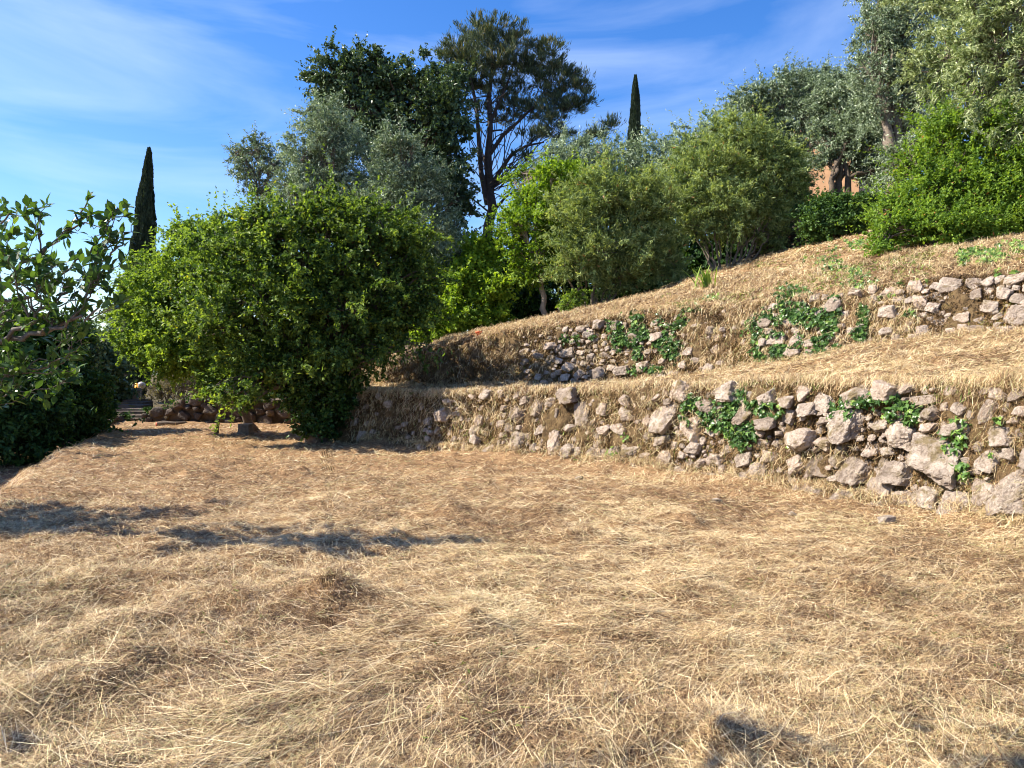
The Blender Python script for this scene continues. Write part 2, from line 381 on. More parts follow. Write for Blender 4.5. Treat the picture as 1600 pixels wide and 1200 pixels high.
def build_terrain():
    cols = np.unique(np.concatenate([np.linspace(-3000, -700, 24), np.linspace(-700, -60, 60), np.arange(-60, 1660, 3.6), np.linspace(1660, 2500, 80), np.linspace(2500, 4600, 24)]))
    nc = len(cols)
    d = [np.interp(cols, PX, a) for a in FD]
    rows = [1.5 * (d[0] / 1.5) ** t for t in np.linspace(0, 1, 300)]
    for k, n in ((0, 22), (1, 70), (2, 22), (3, 46), (4, 44), (5, 34), (6, 22)):
        for t in np.linspace(0, 1, n + 1)[1:]:
            rows.append(d[k] * (d[k + 1] / d[k]) ** t)
    Y = np.array(rows); X = (cols[None, :] - 800) / F * Y
    Z = tz(X, Y)
    # rough rubble on the wall faces: push in and out a little
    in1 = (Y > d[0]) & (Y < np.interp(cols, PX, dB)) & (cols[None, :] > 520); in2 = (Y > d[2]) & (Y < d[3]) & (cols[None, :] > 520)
    nn = vnoise(X * 3.3, Y * 3.3, Z * 3.3, 5) * 0.09 + vnoise(X * 8, Y * 8, Z * 8, 6) * 0.045
    off = np.where(in1 | in2, nn, 0)
    Y2 = Y + off; X2 = X + off * 0.6
    # behind the camera
    ex = []
    for yb, g in ((0.7, 1.0), (-0.5, 1.1), (-3, 1.6), (-12, 4), (-80, 18)):
        ex.append((X[0] * g, np.full(nc, yb), Z[0] + 0 * X[0]))
    Xa = np.concatenate([np.array([e[0] for e in ex])[::-1], X2]); Ya = np.concatenate([np.array([e[1] for e in ex])[::-1], Y2]); Za = np.concatenate([np.array([e[2] for e in ex])[::-1], Z])
    nr = len(Xa)
    V = np.stack([Xa, Ya, Za], -1).reshape(-1, 3)
    i = np.arange(nr - 1)[:, None] * nc; j = np.arange(nc - 1)[None, :]
    Fc = np.stack([i + j, i + j + 1, i + nc + j + 1, i + nc + j], -1).reshape(-1, 4)
    pad = np.zeros((5, nc))
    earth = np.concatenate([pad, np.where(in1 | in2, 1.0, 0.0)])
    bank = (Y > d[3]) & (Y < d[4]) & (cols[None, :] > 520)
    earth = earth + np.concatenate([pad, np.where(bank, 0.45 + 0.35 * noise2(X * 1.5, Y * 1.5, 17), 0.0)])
    wood = np.clip((Ya - np.interp(800 + F * Xa / np.maximum(Ya, .5), PX, dF) + 1.5) / 1.5, 0, 1)
    left = (800 + F * Xa / np.maximum(Ya, .5)) < 535
    wood = np.where(left, np.clip((Ya - 26) / 3, 0, 1), wood)
    path = path_step(Xa, Ya)
    o = mk('ground', V, Fc, M_GROUND, None, {'earth': np.clip(earth, 0, 1).ravel(), 'wood': np.clip(wood, 0, 1).ravel(), 'path': path.ravel()}, True)
    tag(o, kind='structure')
build_terrain()

# distant hills seen through the gap at the left
def hill(name, d0, hmax, x0, x1, col, seed):
    xs = np.linspace(x0, x1, 140); V = []
    for k, t in enumerate(np.linspace(0, 1, 16)):
        y = d0 + t * 220
        hgt = hmax * np.sin(t * math.pi * 0.5) * (0.72 + 0.28 * noise2(xs * 0.012, xs * 0, seed)) + 4 * noise2(xs * .08, xs * 0 + k, seed + 1)
        V.append(np.stack([xs, np.full_like(xs, y), hgt - 9], -1))
    V = np.concatenate(V); nc = 140
    i = np.arange(15)[:, None] * nc; j = np.arange(nc - 1)[None, :]
    Fc = np.stack([i + j, i + j + 1, i + nc + j + 1, i + nc + j], -1).reshape(-1, 4)
    tag(mk(name, V, Fc, plain(name + '_wooded', col, 0.95, var=0.5, scale=0.12, bump=1, bscale=0.4), None, None, True), kind='structure')
hill('hill', 380, 42, -700, 200, (0.05, 0.085, 0.06), 40)

# ---------------------------------------------------------------- hay
def scatter_straw(name, P, L, Wd, rnd, label, tilt=0.16, lift=0.012, flow=0.75, mat=None, cat='grass', comb=None, kind='stuff', cl=2.0):
    n = len(P)
    base = 0.55 * math.pi * noise2(P[:, 0] * 0.35, P[:, 1] * 0.35, 21) + 0.2 if comb is None else comb
    az = base + rng.normal(size=n) * flow * 1.25 + (rng.random(n) < 0.5) * math.pi
    el = np.abs(rng.normal(size=n)) * tilt
    el = np.where(rng.random(n) < 0.03, rng.uniform(0.4, 0.9, n), el)
    D = np.stack([np.cos(az) * np.cos(el), np.sin(az) * np.cos(el), np.sin(el)], -1)
    # follow the slope of the ground
    e = 0.06
    gx = (tz(P[:, 0] + e, P[:, 1], 0) - tz(P[:, 0] - e, P[:, 1], 0)) / (2 * e); gy = (tz(P[:, 0], P[:, 1] + e, 0) - tz(P[:, 0], P[:, 1] - e, 0)) / (2 * e)
    D[:, 2] += np.clip(gx * D[:, 0] + gy * D[:, 1], -cl, cl); D = unit(D)
    S = unit(np.cross(D, np.array([0, 0, 1.0]) + 0.5 * rng.normal(size=(n, 3))))
    N = unit(np.cross(S, D))
    bend = rng.normal(size=n) * 0.10
    side = rng.normal(size=n) * 0.13
    V = np.empty((n, 6, 3), np.float32)
    for k, t in enumerate((-0.5, 0.0, 0.5)):
        c = P + D * (L * t)[:, None] + N * ((lift + rng.random(n) * 0.018) + np.where(k == 1, 0, -1) * np.minimum(bend, 0.02) * L)[:, None] * 1.0
        c = c + S * (side * L * (1 if k == 1 else 0))[:, None]
        w = (Wd * (1.0 if k < 2 else 0.5) * 0.5)[:, None]
        V[:, 2 * k] = c - S * w; V[:, 2 * k + 1] = c + S * w
    b = np.arange(n)[:, None] * 6
    Fc = np.stack([b + np.array([[0, 1, 3, 2]]), b + np.array([[2, 3, 5, 4]])], 1).reshape(-1, 4)
    o = mk(name, V.reshape(-1, 3), Fc, mat or M_STRAW, None, {'rnd': np.repeat(rnd, 6)})
    tag(o, label, cat, None, kind)
    return o

def straw_rnd(P, n):
    patch = 0.5 + 0.36 * noise2(P[:, 0] * 0.8, P[:, 1] * 0.8, 31) + 0.26 * noise2(P[:, 0] * 3.1, P[:, 1] * 3.1, 32) + 0.18 * noise2(P[:, 0] * 8, P[:, 1] * 8, 34)
    r = np.clip(rng.normal(size=n) * 0.30 + 0.12 + 0.60 * patch, 0, 0.88)
    green = rng.random(n) < (0.06 + 0.26 * np.clip(noise2(P[:, 0] * 0.9 + 9, P[:, 1] * 0.9, 33) - 0.2, 0, 1))
    return np.where(green, rng.uniform(0.9, 1.0, n), r)

# lower field: even cover in the view, then denser short bits close by
def field_pts(n, ylo, yhi):
    px = rng.uniform(-120, 1720, n)
    ya = HOR + 1920.0 / np.interp(px, PX, dA)
    yi = np.maximum(ya, ylo) + rng.random(n) * np.maximum(yhi - np.maximum(ya, ylo), 0)
    ok = yhi > ya + 1
    px, yi = px[ok], yi[ok]
    d = 1920.0 / (yi - HOR)
    x = (px - 800) / F * d
    return np.stack([x, d, tz(x, d)], -1)
Pn = field_pts(430000, 640, 1290)
n = len(Pn); dd = Pn[:, 1]
Ln = np.clip(rng.lognormal(-2.55, 0.5, n), 0.03, 0.32) * (0.8 + 0.05 * dd); Wn = np.maximum(0.0013 + 0.0017 * rng.random(n) ** 2, dd * 0.00046)
scatter_straw('dry_hay', Pn, Ln, Wn, straw_rnd(Pn, n), 'mown straw coloured hay covering the flat field', tilt=np.where(Pn[:, 1] > 5, 0.30, 0.18))
Pm = field_pts(330000, 720, 1290)
n = len(Pm)
scatter_straw('hay_chaff', Pm, rng.uniform(0.015, 0.06, n), np.maximum(0.0015 + 0.0022 * rng.random(n), Pm[:, 1] * 0.0005), np.clip(straw_rnd(Pm, n) * 0.8, 0, 1), 'short chopped chaff lying among the nearest hay', tilt=0.5)
Pl = field_pts(5000, 760, 1290); n = len(Pl)
scatter_straw('hay_stalk', Pl, rng.uniform(0.2, 0.45, n), 0.0015 + 0.0012 * rng.random(n), rng.uniform(0.5, 0.93, n), 'long pale stalks lying on top of the hay', tilt=0.12, lift=0.03, flow=0.45)
# terraces and bank
def seg_pts(n, k, pxlo, pxhi, lo=0.0, hi=1.0):
    px = rng.uniform(pxlo, pxhi, n); t = rng.uniform(lo, hi, n)
    a = np.interp(px, PX, FD[k]); b = np.interp(px, PX, FD[k + 1]); d = a + (b - a) * t
    x = (px - 800) / F * d
    return np.stack([x, d, tz(x, d)], -1)
for k, nn, lo, hi, nm, lab in ((1, 80000, 545, 1720, 'terrace_hay', 'mown hay on the narrow terrace between the two dry stone walls'),
                              (3, 60000, 545, 1720, 'bank_hay', 'reddish dry hay hanging on the sloping bank above the upper wall'),
                              (4, 60000, 545, 1720, 'slope_hay', 'pale mown hay on the upper slope under the shrubs')):
    Pt = seg_pts(nn, k, lo, hi)
    n = len(Pt); r = straw_rnd(Pt, n)
    if k == 3: r = r * 0.8
    scatter_straw(nm, Pt, np.clip(rng.lognormal(-2.2, 0.5, n), 0.04, 0.4), np.maximum(0.004, Pt[:, 1] * 0.00055), r, lab, tilt=0.25)
# grass hanging on the wall faces
for k, nn, nm, lab in ((0, 17000, 'wall_grass', 'dry grass tufts growing from the lower wall face'), (2, 11000, 'upper_wall_grass', 'dry grass tufts growing from the upper wall and bank face')):
    Pt = seg_pts(nn, k, 545, 1760, -0.15, 1.1); n = len(Pt)
    keep = noise2(Pt[:, 0] * 2.2, Pt[:, 2] * 2.2 + Pt[:, 1], 55) > np.where(800 + F * Pt[:, 0] / Pt[:, 1] > 1050, 0.0 if k == 0 else -0.1, -0.3) + (9 if k == 2 else 0) * (800 + F * Pt[:, 0] / Pt[:, 1] > 1425)
    Pt = Pt[keep]; n = len(Pt); Pt = Pt + np.array([-0.05, -0.07, 0.0])
    r = np.where(rng.random(n) < 0.2, rng.uniform(0.9, 1, n), straw_rnd(Pt, n) * 0.8)
    scatter_straw(nm, Pt, rng.uniform(0.05, 0.2, n), np.maximum(0.003, Pt[:, 1] * 0.0004), r, lab, tilt=0.8, flow=2.0, cl=0.5)

L_DEBRIS = leaf_mat('moss_debris', [(0.0, (0.05, 0.032, 0.015)), (0.4, (0.16, 0.095, 0.04)), (0.7, (0.30, 0.19, 0.085)), (0.85, (0.22, 0.19, 0.045)), (1.0, (0.12, 0.15, 0.03))], 0.1)
for k, nn, nm, lab in ((0, 90000, 'moss', 'brown moss and leaf litter filling the gaps of the lower wall'), (2, 80000, 'upper_moss', 'brown moss and leaf litter filling the gaps of the upper walls')):
    Pt = seg_pts(nn, k, 545, 1760, -0.05, 1.1); n = len(Pt); Pt = Pt + rng.normal(size=(n, 3)) * 0.02
    rd = np.clip(0.42 + 0.3 * noise2(Pt[:, 0] * 2.5, Pt[:, 2] * 3.5, 58) + rng.normal(size=n) * 0.2, 0, 1)
    scatter_straw(nm, Pt, rng.uniform(0.02, 0.07, n), np.maximum(0.006, Pt[:, 1] * 0.0009), rd, lab, tilt=1.0, flow=3.0, lift=0.02, cl=0.6, mat=L_DEBRIS, cat='moss')

L_WEED = leaf_mat('weed', [(0.0, (0.07, 0.12, 0.025)), (0.6, (0.16, 0.23, 0.05)), (1.0, (0.32, 0.36, 0.12))], 0.3)
WP = [seg_pts(1500, 1, 1060, 1620, 0.0, 0.05), seg_pts(500, 0, 1060, 1620, 0.85, 1.0), seg_pts(2600, 3, 1020, 1460, 0.1, 0.75), seg_pts(900, 3, 1420, 1640, 0.3, 1.0), seg_pts(700, 4, 1180, 1420, 0.05, 0.5), seg_pts(500, 0, 620, 1300, -0.1, 0.5), seg_pts(350, 1, 640, 700, 0, 0.05)]
WP = np.concatenate(WP); WP = WP[noise2(WP[:, 0] * 1.6, WP[:, 1] * 1.6 + WP[:, 2], 59) > -0.05]; n = len(WP)
scatter_straw('green_weeds', WP, rng.uniform(0.04, 0.12, n), np.maximum(0.012, WP[:, 1] * 0.0014), rng.random(n), 'sparse green weeds along the tops of the walls and on the bank', tilt=0.9, flow=3.0, lift=0.04, mat=L_WEED, cat='weeds', cl=0.8)

def tufts(name, label, sets, nb, Lr, green=0.1):
    C = np.concatenate([seg_pts(*a) for a in sets]); C = np.repeat(C, nb, 0) + rng.normal(size=(len(C) * nb, 3)) * np.array([0.045, 0.045, 0.02])
    C[:, 2] = np.maximum(C[:, 2], tz(C[:, 0], C[:, 1], 0)) + 0.03; n = len(C)
    r = np.where(rng.random(n) < green, rng.uniform(0.9, 1, n), np.clip(rng.normal(size=n) * .25 + .5, 0, .88))
    scatter_straw(name, C, rng.uniform(*Lr, n), np.maximum(0.003, C[:, 1] * 0.0004), r, label, tilt=0.9, flow=3.0, lift=0.03, cl=1.2)
tufts('dry_grass_tufts', 'dry grass tufts standing along the wall tops and over the banks', [(900, 1, 548, 1700, 0.0, 0.03), (420, 1, 548, 1700, 0.92, 1.0), (1100, 3, 548, 1700, 0.0, 1.0), (500, 0, 560, 1700, -0.3, 0.1), (300, 4, 620, 1500, 0, 0.9), (500, 2, 1040, 1440, 0, 1.0), (160, 2, 548, 860, 0, 1), (260, 0, 548, 1040, 0, 1), (160, 1, 548, 1700, 0.0, 1.0)], 16, (0.07, 0.22))

# ---------------------------------------------------------------- stones
def ico(sub):
    me = bpy.data.meshes.new('tmp'); import bmesh
    bm = bmesh.new(); bmesh.ops.create_icosphere(bm, subdivisions=sub, radius=1.0)
    V = np.array([v.co[:] for v in bm.verts]); Fc = np.array([[v.index for v in f.verts] for f in bm.faces]); bm.free(); bpy.data.meshes.remove(me)
    return V, Fc
ICO3, ICO4, ICO5 = ico(3), ico(4), ico(5)
def stone(c, ax, rx, ry, rz_, big=False):
    V0, Fc = (ICO5 if big else ICO4 if rx > 0.13 else ICO3)
    n = V0.copy()
    r = np.full(len(n), 1.25)
    K = 7
    pl = np.concatenate([rdir(K), np.array([[1, 0, 0], [-1, 0, 0], [0, 1, 0], [0, -1, 0], [0, 0, 1], [0, 0, -1.0]]) + rng.normal(size=(6, 3)) * 0.22]); pl = unit(pl)
    cc = np.concatenate([rng.uniform(0.66, 0.95, K), rng.uniform(0.60, 0.86, 6)])
    dt = n @ pl.T
    rr = np.where(dt > 0.05, cc[None, :] / np.maximum(dt, 0.05), 9)
    r = np.minimum(r, rr.min(1))
    s = rng.uniform(0, 99)
    r = r * (1 + 0.10 * vnoise(n[:, 0] * 1.7 + s, n[:, 1] * 1.7, n[:, 2] * 1.7, 61) + 0.07 * vnoise(n[:, 0] * 4.3 + s, n[:, 1] * 5, n[:, 2] * 5, 62) + 0.045 * vnoise(n[:, 0] * 10 + s, n[:, 1] * 11, n[:, 2] * 11, 63))
    fq = 20.0; e_ = np.abs(vnoise(n[:, 0] * fq * .55 + s, n[:, 1] * fq * .55, n[:, 2] * fq * .55, 64))
    r = r - 0.05 * np.clip(0.35 - e_, 0, 1) + (0.02 * vnoise(n[:, 0] * fq + s, n[:, 1] * fq, n[:, 2] * fq, 65) if rx > 0.13 else 0)
    p = n * r[:, None] * np.array([rx, ry, rz_])
    th = rng.normal() * 0.25; c_, s_ = math.cos(th), math.sin(th)
    p = np.stack([p[:, 0] * c_ - p[:, 2] * s_, p[:, 1], p[:, 0] * s_ + p[:, 2] * c_], -1)
    T, N, U = ax
    return c + p[:, :1] * T + p[:, 1:2] * N + p[:, 2:] * U, Fc

def wall_axes(k, px):
    b0 = np.array([(px - 4 - 800) / F * np.interp(px - 4, PX, FD[k]), np.interp(px - 4, PX, FD[k]), 0]); b1 = np.array([(px + 4 - 800) / F * np.interp(px + 4, PX, FD[k]), np.interp(px + 4, PX, FD[k]), 0])
    T = unit(b1 - b0); N = np.array([T[1], -T[0], 0.0])
    if N[1] > 0: N = -N
    U = unit(np.array([0, 0, 1.0]) - 0.35 * N)
    return T, N, U
def wall_pt(k, px, t):
    d = np.interp(px, PX, FD[k]) * (1 - t) + np.interp(px, PX, FD[k + 1]) * t
    z = np.interp(px, PX, FZ[k]) * (1 - t) + np.interp(px, PX, FZ[k + 1]) * t
    return np.array([(px - 800) / F * d, d, z])
def wall_t(k, px, py):
    ts = np.linspace(-0.2, 1.4, 161); P = np.array([wall_pt(k, px, t) for t in ts])
    yy = HOR - (P[:, 2] - CAMZ) / P[:, 1] * F
    return ts[np.argmin(np.abs(yy - py))]

def build_wall(k, pxlo, pxhi, boulders, dens, sizes, root, thi=1.0, tlo=0.0, avoid=None):
    cols = np.linspace(pxlo, pxhi, 400); B = np.array([wall_pt(k, c, 0) for c in cols])
    s = np.concatenate([[0], np.cumsum(np.linalg.norm(np.diff(B[:, :2], axis=0), axis=1))])
    H = np.interp(cols, PX, FZ[k + 1]) - np.interp(cols, PX, FZ[k])
    placed = []
    for (px, py, rw, rh) in boulders:
        t = wall_t(k, px, py); P = wall_pt(k, px, t); ax = wall_axes(k, px)
        R1, R3 = rw / F * P[1] * 0.97, rh / F * P[1]
        g = Geo(); V, Fc = stone(P - ax[1] * 0.02 * 0 + ax[1] * 0.0, ax, R1, min(R1, R3) * 0.75, R3, True)
        g.add(V, Fc, float(rng.random()))
        g.build('boulder', M_STONE, root, False)
        placed.append((np.interp(px, cols, s), t * np.interp(px, cols, H), max(R1, R3) * 0.85, R1, R3))
    g = Geo(); total = 0
    for (r, tries) in sizes:
        for _ in range(tries):
            px = rng.uniform(pxlo, pxhi); t = rng.uniform(tlo, thi)
            if rng.random() > dens(px, t): continue
            rr = r * rng.uniform(0.75, 1.25); asp = rng.uniform(0.62, 1.0)
            ss, hh = np.interp(px, cols, s), t * np.interp(px, cols, H)
            ok = True
            for (s2, h2, r2, a2, b2) in placed:
                if ((ss - s2) / (a2 + rr)) ** 2 + ((hh - h2) / (b2 + rr * asp)) ** 2 < 0.56: ok = False; break
            if not ok: continue
            placed.append((ss, hh, rr, rr, rr * asp))
            P = wall_pt(k, px, t); ax = wall_axes(k, px)
            V, Fc = stone(P + ax[1] * rng.uniform(-0.05, 0.07), ax, rr, rr * 0.8, rr * asp)
            g.add(V, Fc, float(rng.random())); total += 1
    g.build('stonework', M_STONE, root, False)
    return total

w1 = empty('stone_wall', wall_pt(0, 1200, 0))
tag(w1, 'lower dry stone wall of big pale limestone boulders with moss beside the flat field', 'stone wall')
b1 = [(1470, 715, 58, 48), (1590, 775, 50, 42), (1500, 790, 40, 30), (1420, 785, 32, 26), (1325, 665, 34, 38), (1290, 628, 22, 18), (1445, 625, 30, 12), (1340, 735, 30, 28),
      (1187, 738, 22, 24), (1085, 668, 22, 28), (1278, 727, 18, 24), (1245, 725, 22, 18), (1380, 665, 16, 16), (1490, 610, 16, 14), (1545, 640, 18, 30), (1595, 615, 18, 18),
      (1575, 825, 24, 14), (1555, 715, 26, 24), (1040, 716, 18, 20), (912, 648, 18, 27), (841, 636, 15, 15), (868, 692, 17, 27), (935, 712, 24, 16), (835, 700, 12, 14), (870, 645, 11, 12),
      (812, 690, 18, 18), (750, 657, 9, 10), (1000, 632, 13, 9), (1055, 695, 12, 10), (1140, 702, 24, 10), (1170, 675, 20, 14), (1235, 650, 14, 14)]
def dens1(px, t):
    if px < 660: return 0.06
    if px < 800: return 0.16 if t < 0.75 else 0.06
    if px < 1020: return 0.38 if t < 0.65 else 0.14
    return 1.0 if t < 0.86 else 0.55
print('stones 1', build_wall(0, 548, 2300, b1, dens1, [(0.22, 260), (0.16, 800), (0.11, 2000), (0.07, 2800), (0.045, 2400)], w1, 1.0, 0.0))

w2 = empty('stone_wall', wall_pt(2, 1500, 0))
tag(w2, 'upper dry stone wall of tightly piled pale stones at the right under the green bushes', 'stone wall')
def dens2(px, t):
    if px > 1440: return 1.0
    if px > 1380: return 0.85
    if px > 1180: return 0.13
    return 0.0
print('stones 2', build_wall(2, 1190, 2100, [(1545, 480, 20, 17), (1590, 490, 18, 20), (1500, 470, 18, 14), (1470, 505, 20, 9), (1440, 475, 14, 18)], dens2, [(0.17, 500), (0.13, 1800), (0.095, 3500), (0.06, 3500)], w2, 1.0, 0.02))

w3 = empty('stone_wall', wall_pt(2, 930, 0))
tag(w3, 'middle stretch of rough stone wall between the shaded hay bank and the ivy', 'stone wall')
def dens3(px, t):
    if px < 860: return 0.4 if t < 0.7 else 0.15
    if px < 965: return 0.9
    if px < 1080: return 0.35
    return 0.05
print('stones 3', build_wall(2, 815, 1180, [(885, 553, 17, 10), (935, 583, 17, 16), (1005, 575, 14, 13), (905, 585, 12, 12), (960, 548, 8, 8), (860, 560, 8, 10)], dens3, [(0.16, 80), (0.115, 400), (0.08, 900), (0.055, 900)], w3, 0.95, 0.0))

for (px, py, r, lab) in ((1385, 812, .09, 'loose pale stone lying in the hay before the lower wall'), (1120, 775, .07, 'small loose stone at the foot of the lower wall middle'), (905, 742, .06, 'small half buried stone in the hay left along the lower wall'), (1240, 792, .06, 'fallen stone nearest the wall foot under the dark boulder')):
    d = 1920 / (py - HOR); x = (px - 800) / F * d; V, Fc = stone(np.array([x, d, float(tz(x, d)) + r * .3]), (np.array([1., 0, 0]), np.array([0, -1., 0]), np.array([0, 0, 1.])), r * 1.3, r, r * .7)
    tag(mk('loose_stone', V, Fc, M_STONE, None, {'rnd': np.full(len(V), .5)}), lab, 'stone', 'loose stones in the hay')
SPp = field_pts(900, 700, 1200); SPp = SPp[noise2(SPp[:, 0] * 1.2, SPp[:, 1] * 1.2, 66) > 0.25]; n = len(SPp)
scatter_straw('green_sprouts', SPp, rng.uniform(0.02, 0.06, n), np.maximum(0.007, SPp[:, 1] * 0.001), rng.random(n), 'tiny green sprouts showing through the hay of the field', tilt=0.8, flow=3.0, lift=0.03, mat=L_WEED, cat='weeds')

w4 = empty('stone_wall', tuple(Wp(1245, 388, 26)))
tag(w4, 'low grey rubble wall in the shade at the foot of the oleander shrubs', 'stone wall')
g = Geo()
for _ in range(60):
    px = rng.uniform(1175, 1275); d = 26.3 + (px - 1225) * -0.004
    x = (px - 800) / F * d
    V, Fc = stone(np.array([x, d - 0.2, tz(x, d) + rng.uniform(0, 0.55)]), (np.array([1., 0, 0]), np.array([0, -1., 0]), np.array([0, 0, 1.])), rng.uniform(.1, .24), 0.18, rng.uniform(.08, .17)); g.add(V, Fc, float(rng.random()))
g.build('stonework', M_STONE_SHADED, w4, True)

# ---------------------------------------------------------------- foliage
def leaves_quad(P, D, N, L, Wd):
    """kite shaped, slightly folded leaves: 4 vertices each"""
    S = unit(np.cross(D, N)); N2 = np.cross(S, D)
    L = L[:, None]; Wd = Wd[:, None]
    V = np.stack([P - D * L * 0.5, P + S * Wd * 0.5 - D * L * 0.05 + N2 * Wd * 0.18, P + D * L * 0.5 - N2 * L * 0.08, P - S * Wd * 0.5 - D * L * 0.05 + N2 * Wd * 0.18], 1)
    n = len(P); Fc = np.arange(n * 4).reshape(n, 4)
    return V.reshape(-1, 3), Fc
def leaves_poly(P, D, N, L, Wd, shape):
    """flat outline leaves, shape: list of (along 0..1, side -0.5..0.5, lift)"""
    S = unit(np.cross(D, N)); N2 = np.cross(S, D); k = len(shape)
    V = np.stack([P + D * (L * a)[:, None] + S * (Wd * b)[:, None] + N2 * (Wd * (c + abs(b) * 0.35))[:, None] for a, b, c in shape], 1)
    n = len(P)
    return V.reshape(-1, 3), np.arange(n * k).reshape(n, k)
IVY_SHAPE = [(0, 0, 0), (-0.08, 0.32, 0), (0.22, 0.30, 0), (0.34, 0.52, 0), (0.55, 0.2, 0), (1.0, 0, 0), (0.55, -0.2, 0), (0.34, -0.52, 0), (0.22, -0.30, 0), (-0.08, -0.32, 0)]
OVAL = [(0, 0, 0), (0.2, 0.3, 0), (0.5, 0.5, 0), (0.8, 0.28, -0.05), (1.0, 0, -0.15), (0.8, -0.28, -0.05), (0.5, -0.5, 0), (0.2, -0.3, 0)]

def blob_world(b):
    px, py, d, rx, ry = b[:5]
    c = Wp(px, py, d); R = np.array([rx / F * d, (b[5] if len(b) > 5 else max(rx, ry) / F * d * 1.05), ry / F * d])
    return c, R

def crown(blobs, n_leaves, leaf_l, leaf_w, clump=0.38, per_clump=60, up=0.5, droop=0.0, shell=0.55, flat=0.75, sprigs=0, sprig_len=0.7, spread=0.5, tone=0.5, jitter=0.16, needle=False, contrast=0.22, spray=0.75, level=0.3, slen=1.9):
    """returns leaf verts, faces, attr and the clump centres"""
    bw = [blob_world(b) for b in blobs]
    area = np.array([(R[0] * R[2] + R[0] * R[1] + R[1] * R[2]) for c, R in bw]); area /= area.sum()
    ncl = max(8, int(n_leaves / per_clump))
    cen, out = [], []
    for (c, R), a in zip(bw, area):
        k = max(2, int(round(ncl * a)))
        d = rdir(k)
        r = shell + (1.0 - shell) * rng.random(k) ** 0.7
        r = np.where(rng.random(k) < 0.22, rng.uniform(0.2, shell, k), r)
        lump = 1 + jitter * vnoise(d[:, 0] * 2.1 + c[0], d[:, 1] * 2.1, d[:, 2] * 2.1 + c[2], 71) * 2
        cen.append(c + d * R * (r * lump)[:, None]); out.append(unit(d / R))
    cen = np.concatenate(cen); out = np.concatenate(out); k = len(cen)
    ctone = rng.normal(size=k) * 0.15
    cr = clump * np.exp(rng.normal(size=k) * 0.3)
    idx = rng.integers(0, k, n_leaves)
    off = rdir(n_leaves) * (rng.random(n_leaves) ** 0.45)[:, None] * cr[idx][:, None] * np.array([1.15, 1.15, flat])
    # each clump is a spray: leaves strung along an outward, slightly drooping shoot
    ax = unit(out * 0.8 + rdir(k) * 0.75 + np.array([0, 0, level])); ax[:, 2] *= 0.8
    u = rng.random(n_leaves) ** 0.8
    issp = rng.random(n_leaves) < spray
    sl = (cr * slen * np.exp(rng.normal(size=k) * 0.25))[idx]
    offs = ax[idx] * (u * sl)[:, None] + np.array([0, 0, -0.22]) * (u * u * sl)[:, None] + rdir(n_leaves) * (0.34 * cr[idx] * (1.1 - 0.6 * u) * rng.random(n_leaves) ** 0.5)[:, None]
    off = np.where(issp[:, None], offs - ax[idx] * (0.5 * sl)[:, None], off * 0.9)
    P = cen[idx] + off
    outl = unit(unit(off) * 0.6 + out[idx] * 0.7 + np.array([0, 0, 0.35]))
    if needle:
        D = unit(outl * 0.8 + rdir(n_leaves) * 0.45 + np.array([0, 0, up])); N = rdir(n_leaves)
    else:
        D = unit(outl * spread + rdir(n_leaves) * 0.8 + np.array([0, 0, -droop])); N = unit(rdir(n_leaves) * 0.75 + outl * 0.5 + np.array([0, 0, up]))
    L = leaf_l * rng.uniform(0.65, 1.3, n_leaves); Wd = leaf_w * rng.uniform(0.7, 1.25, n_leaves)
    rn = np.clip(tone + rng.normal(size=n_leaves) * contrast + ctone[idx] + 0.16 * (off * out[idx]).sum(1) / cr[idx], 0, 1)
    rn = np.minimum(rn, 0.97)
    if sprigs:
        ch = rng.integers(0, k, sprigs * 3); sc = (out[ch][:, 2] > -0.3)
        ch = ch[sc][:sprigs]
        m = 14
        dirs = unit(out[ch] + rdir(len(ch)) * 0.45 + np.array([0, 0, 0.45])); ln = sprig_len * rng.uniform(0.4, 1.2, len(ch))
        t = np.tile(np.linspace(0.1, 1, m), len(ch))
        P2 = np.repeat(cen[ch], m, 0) + np.repeat(dirs, m, 0) * (t * np.repeat(ln, m))[:, None] + rdir(len(ch) * m) * leaf_l * 0.35 + np.array([0, 0, -0.10]) * (t ** 2 * np.repeat(ln, m))[:, None]
        D2 = unit(np.repeat(dirs, m, 0) * 0.6 + rdir(len(P2))); N2 = unit(rdir(len(P2)) * 0.6 + np.array([0, 0, 0.8]))
        P = np.concatenate([P, P2]); D = np.concatenate([D, D2]); N = np.concatenate([N, N2])
        L = np.concatenate([L, leaf_l * rng.uniform(0.6, 1.1, len(P2))]); Wd = np.concatenate([Wd, leaf_w * rng.uniform(0.7, 1.1, len(P2))])
        rn = np.concatenate([rn, np.clip(tone + 0.18 + rng.normal(size=len(P2)) * 0.15, 0, 1)])
    rn = np.where(rng.random(len(rn)) < 0.006, 1.0, np.minimum(rn, 0.97))
    return P, D, N, L, Wd, rn, cen, bw

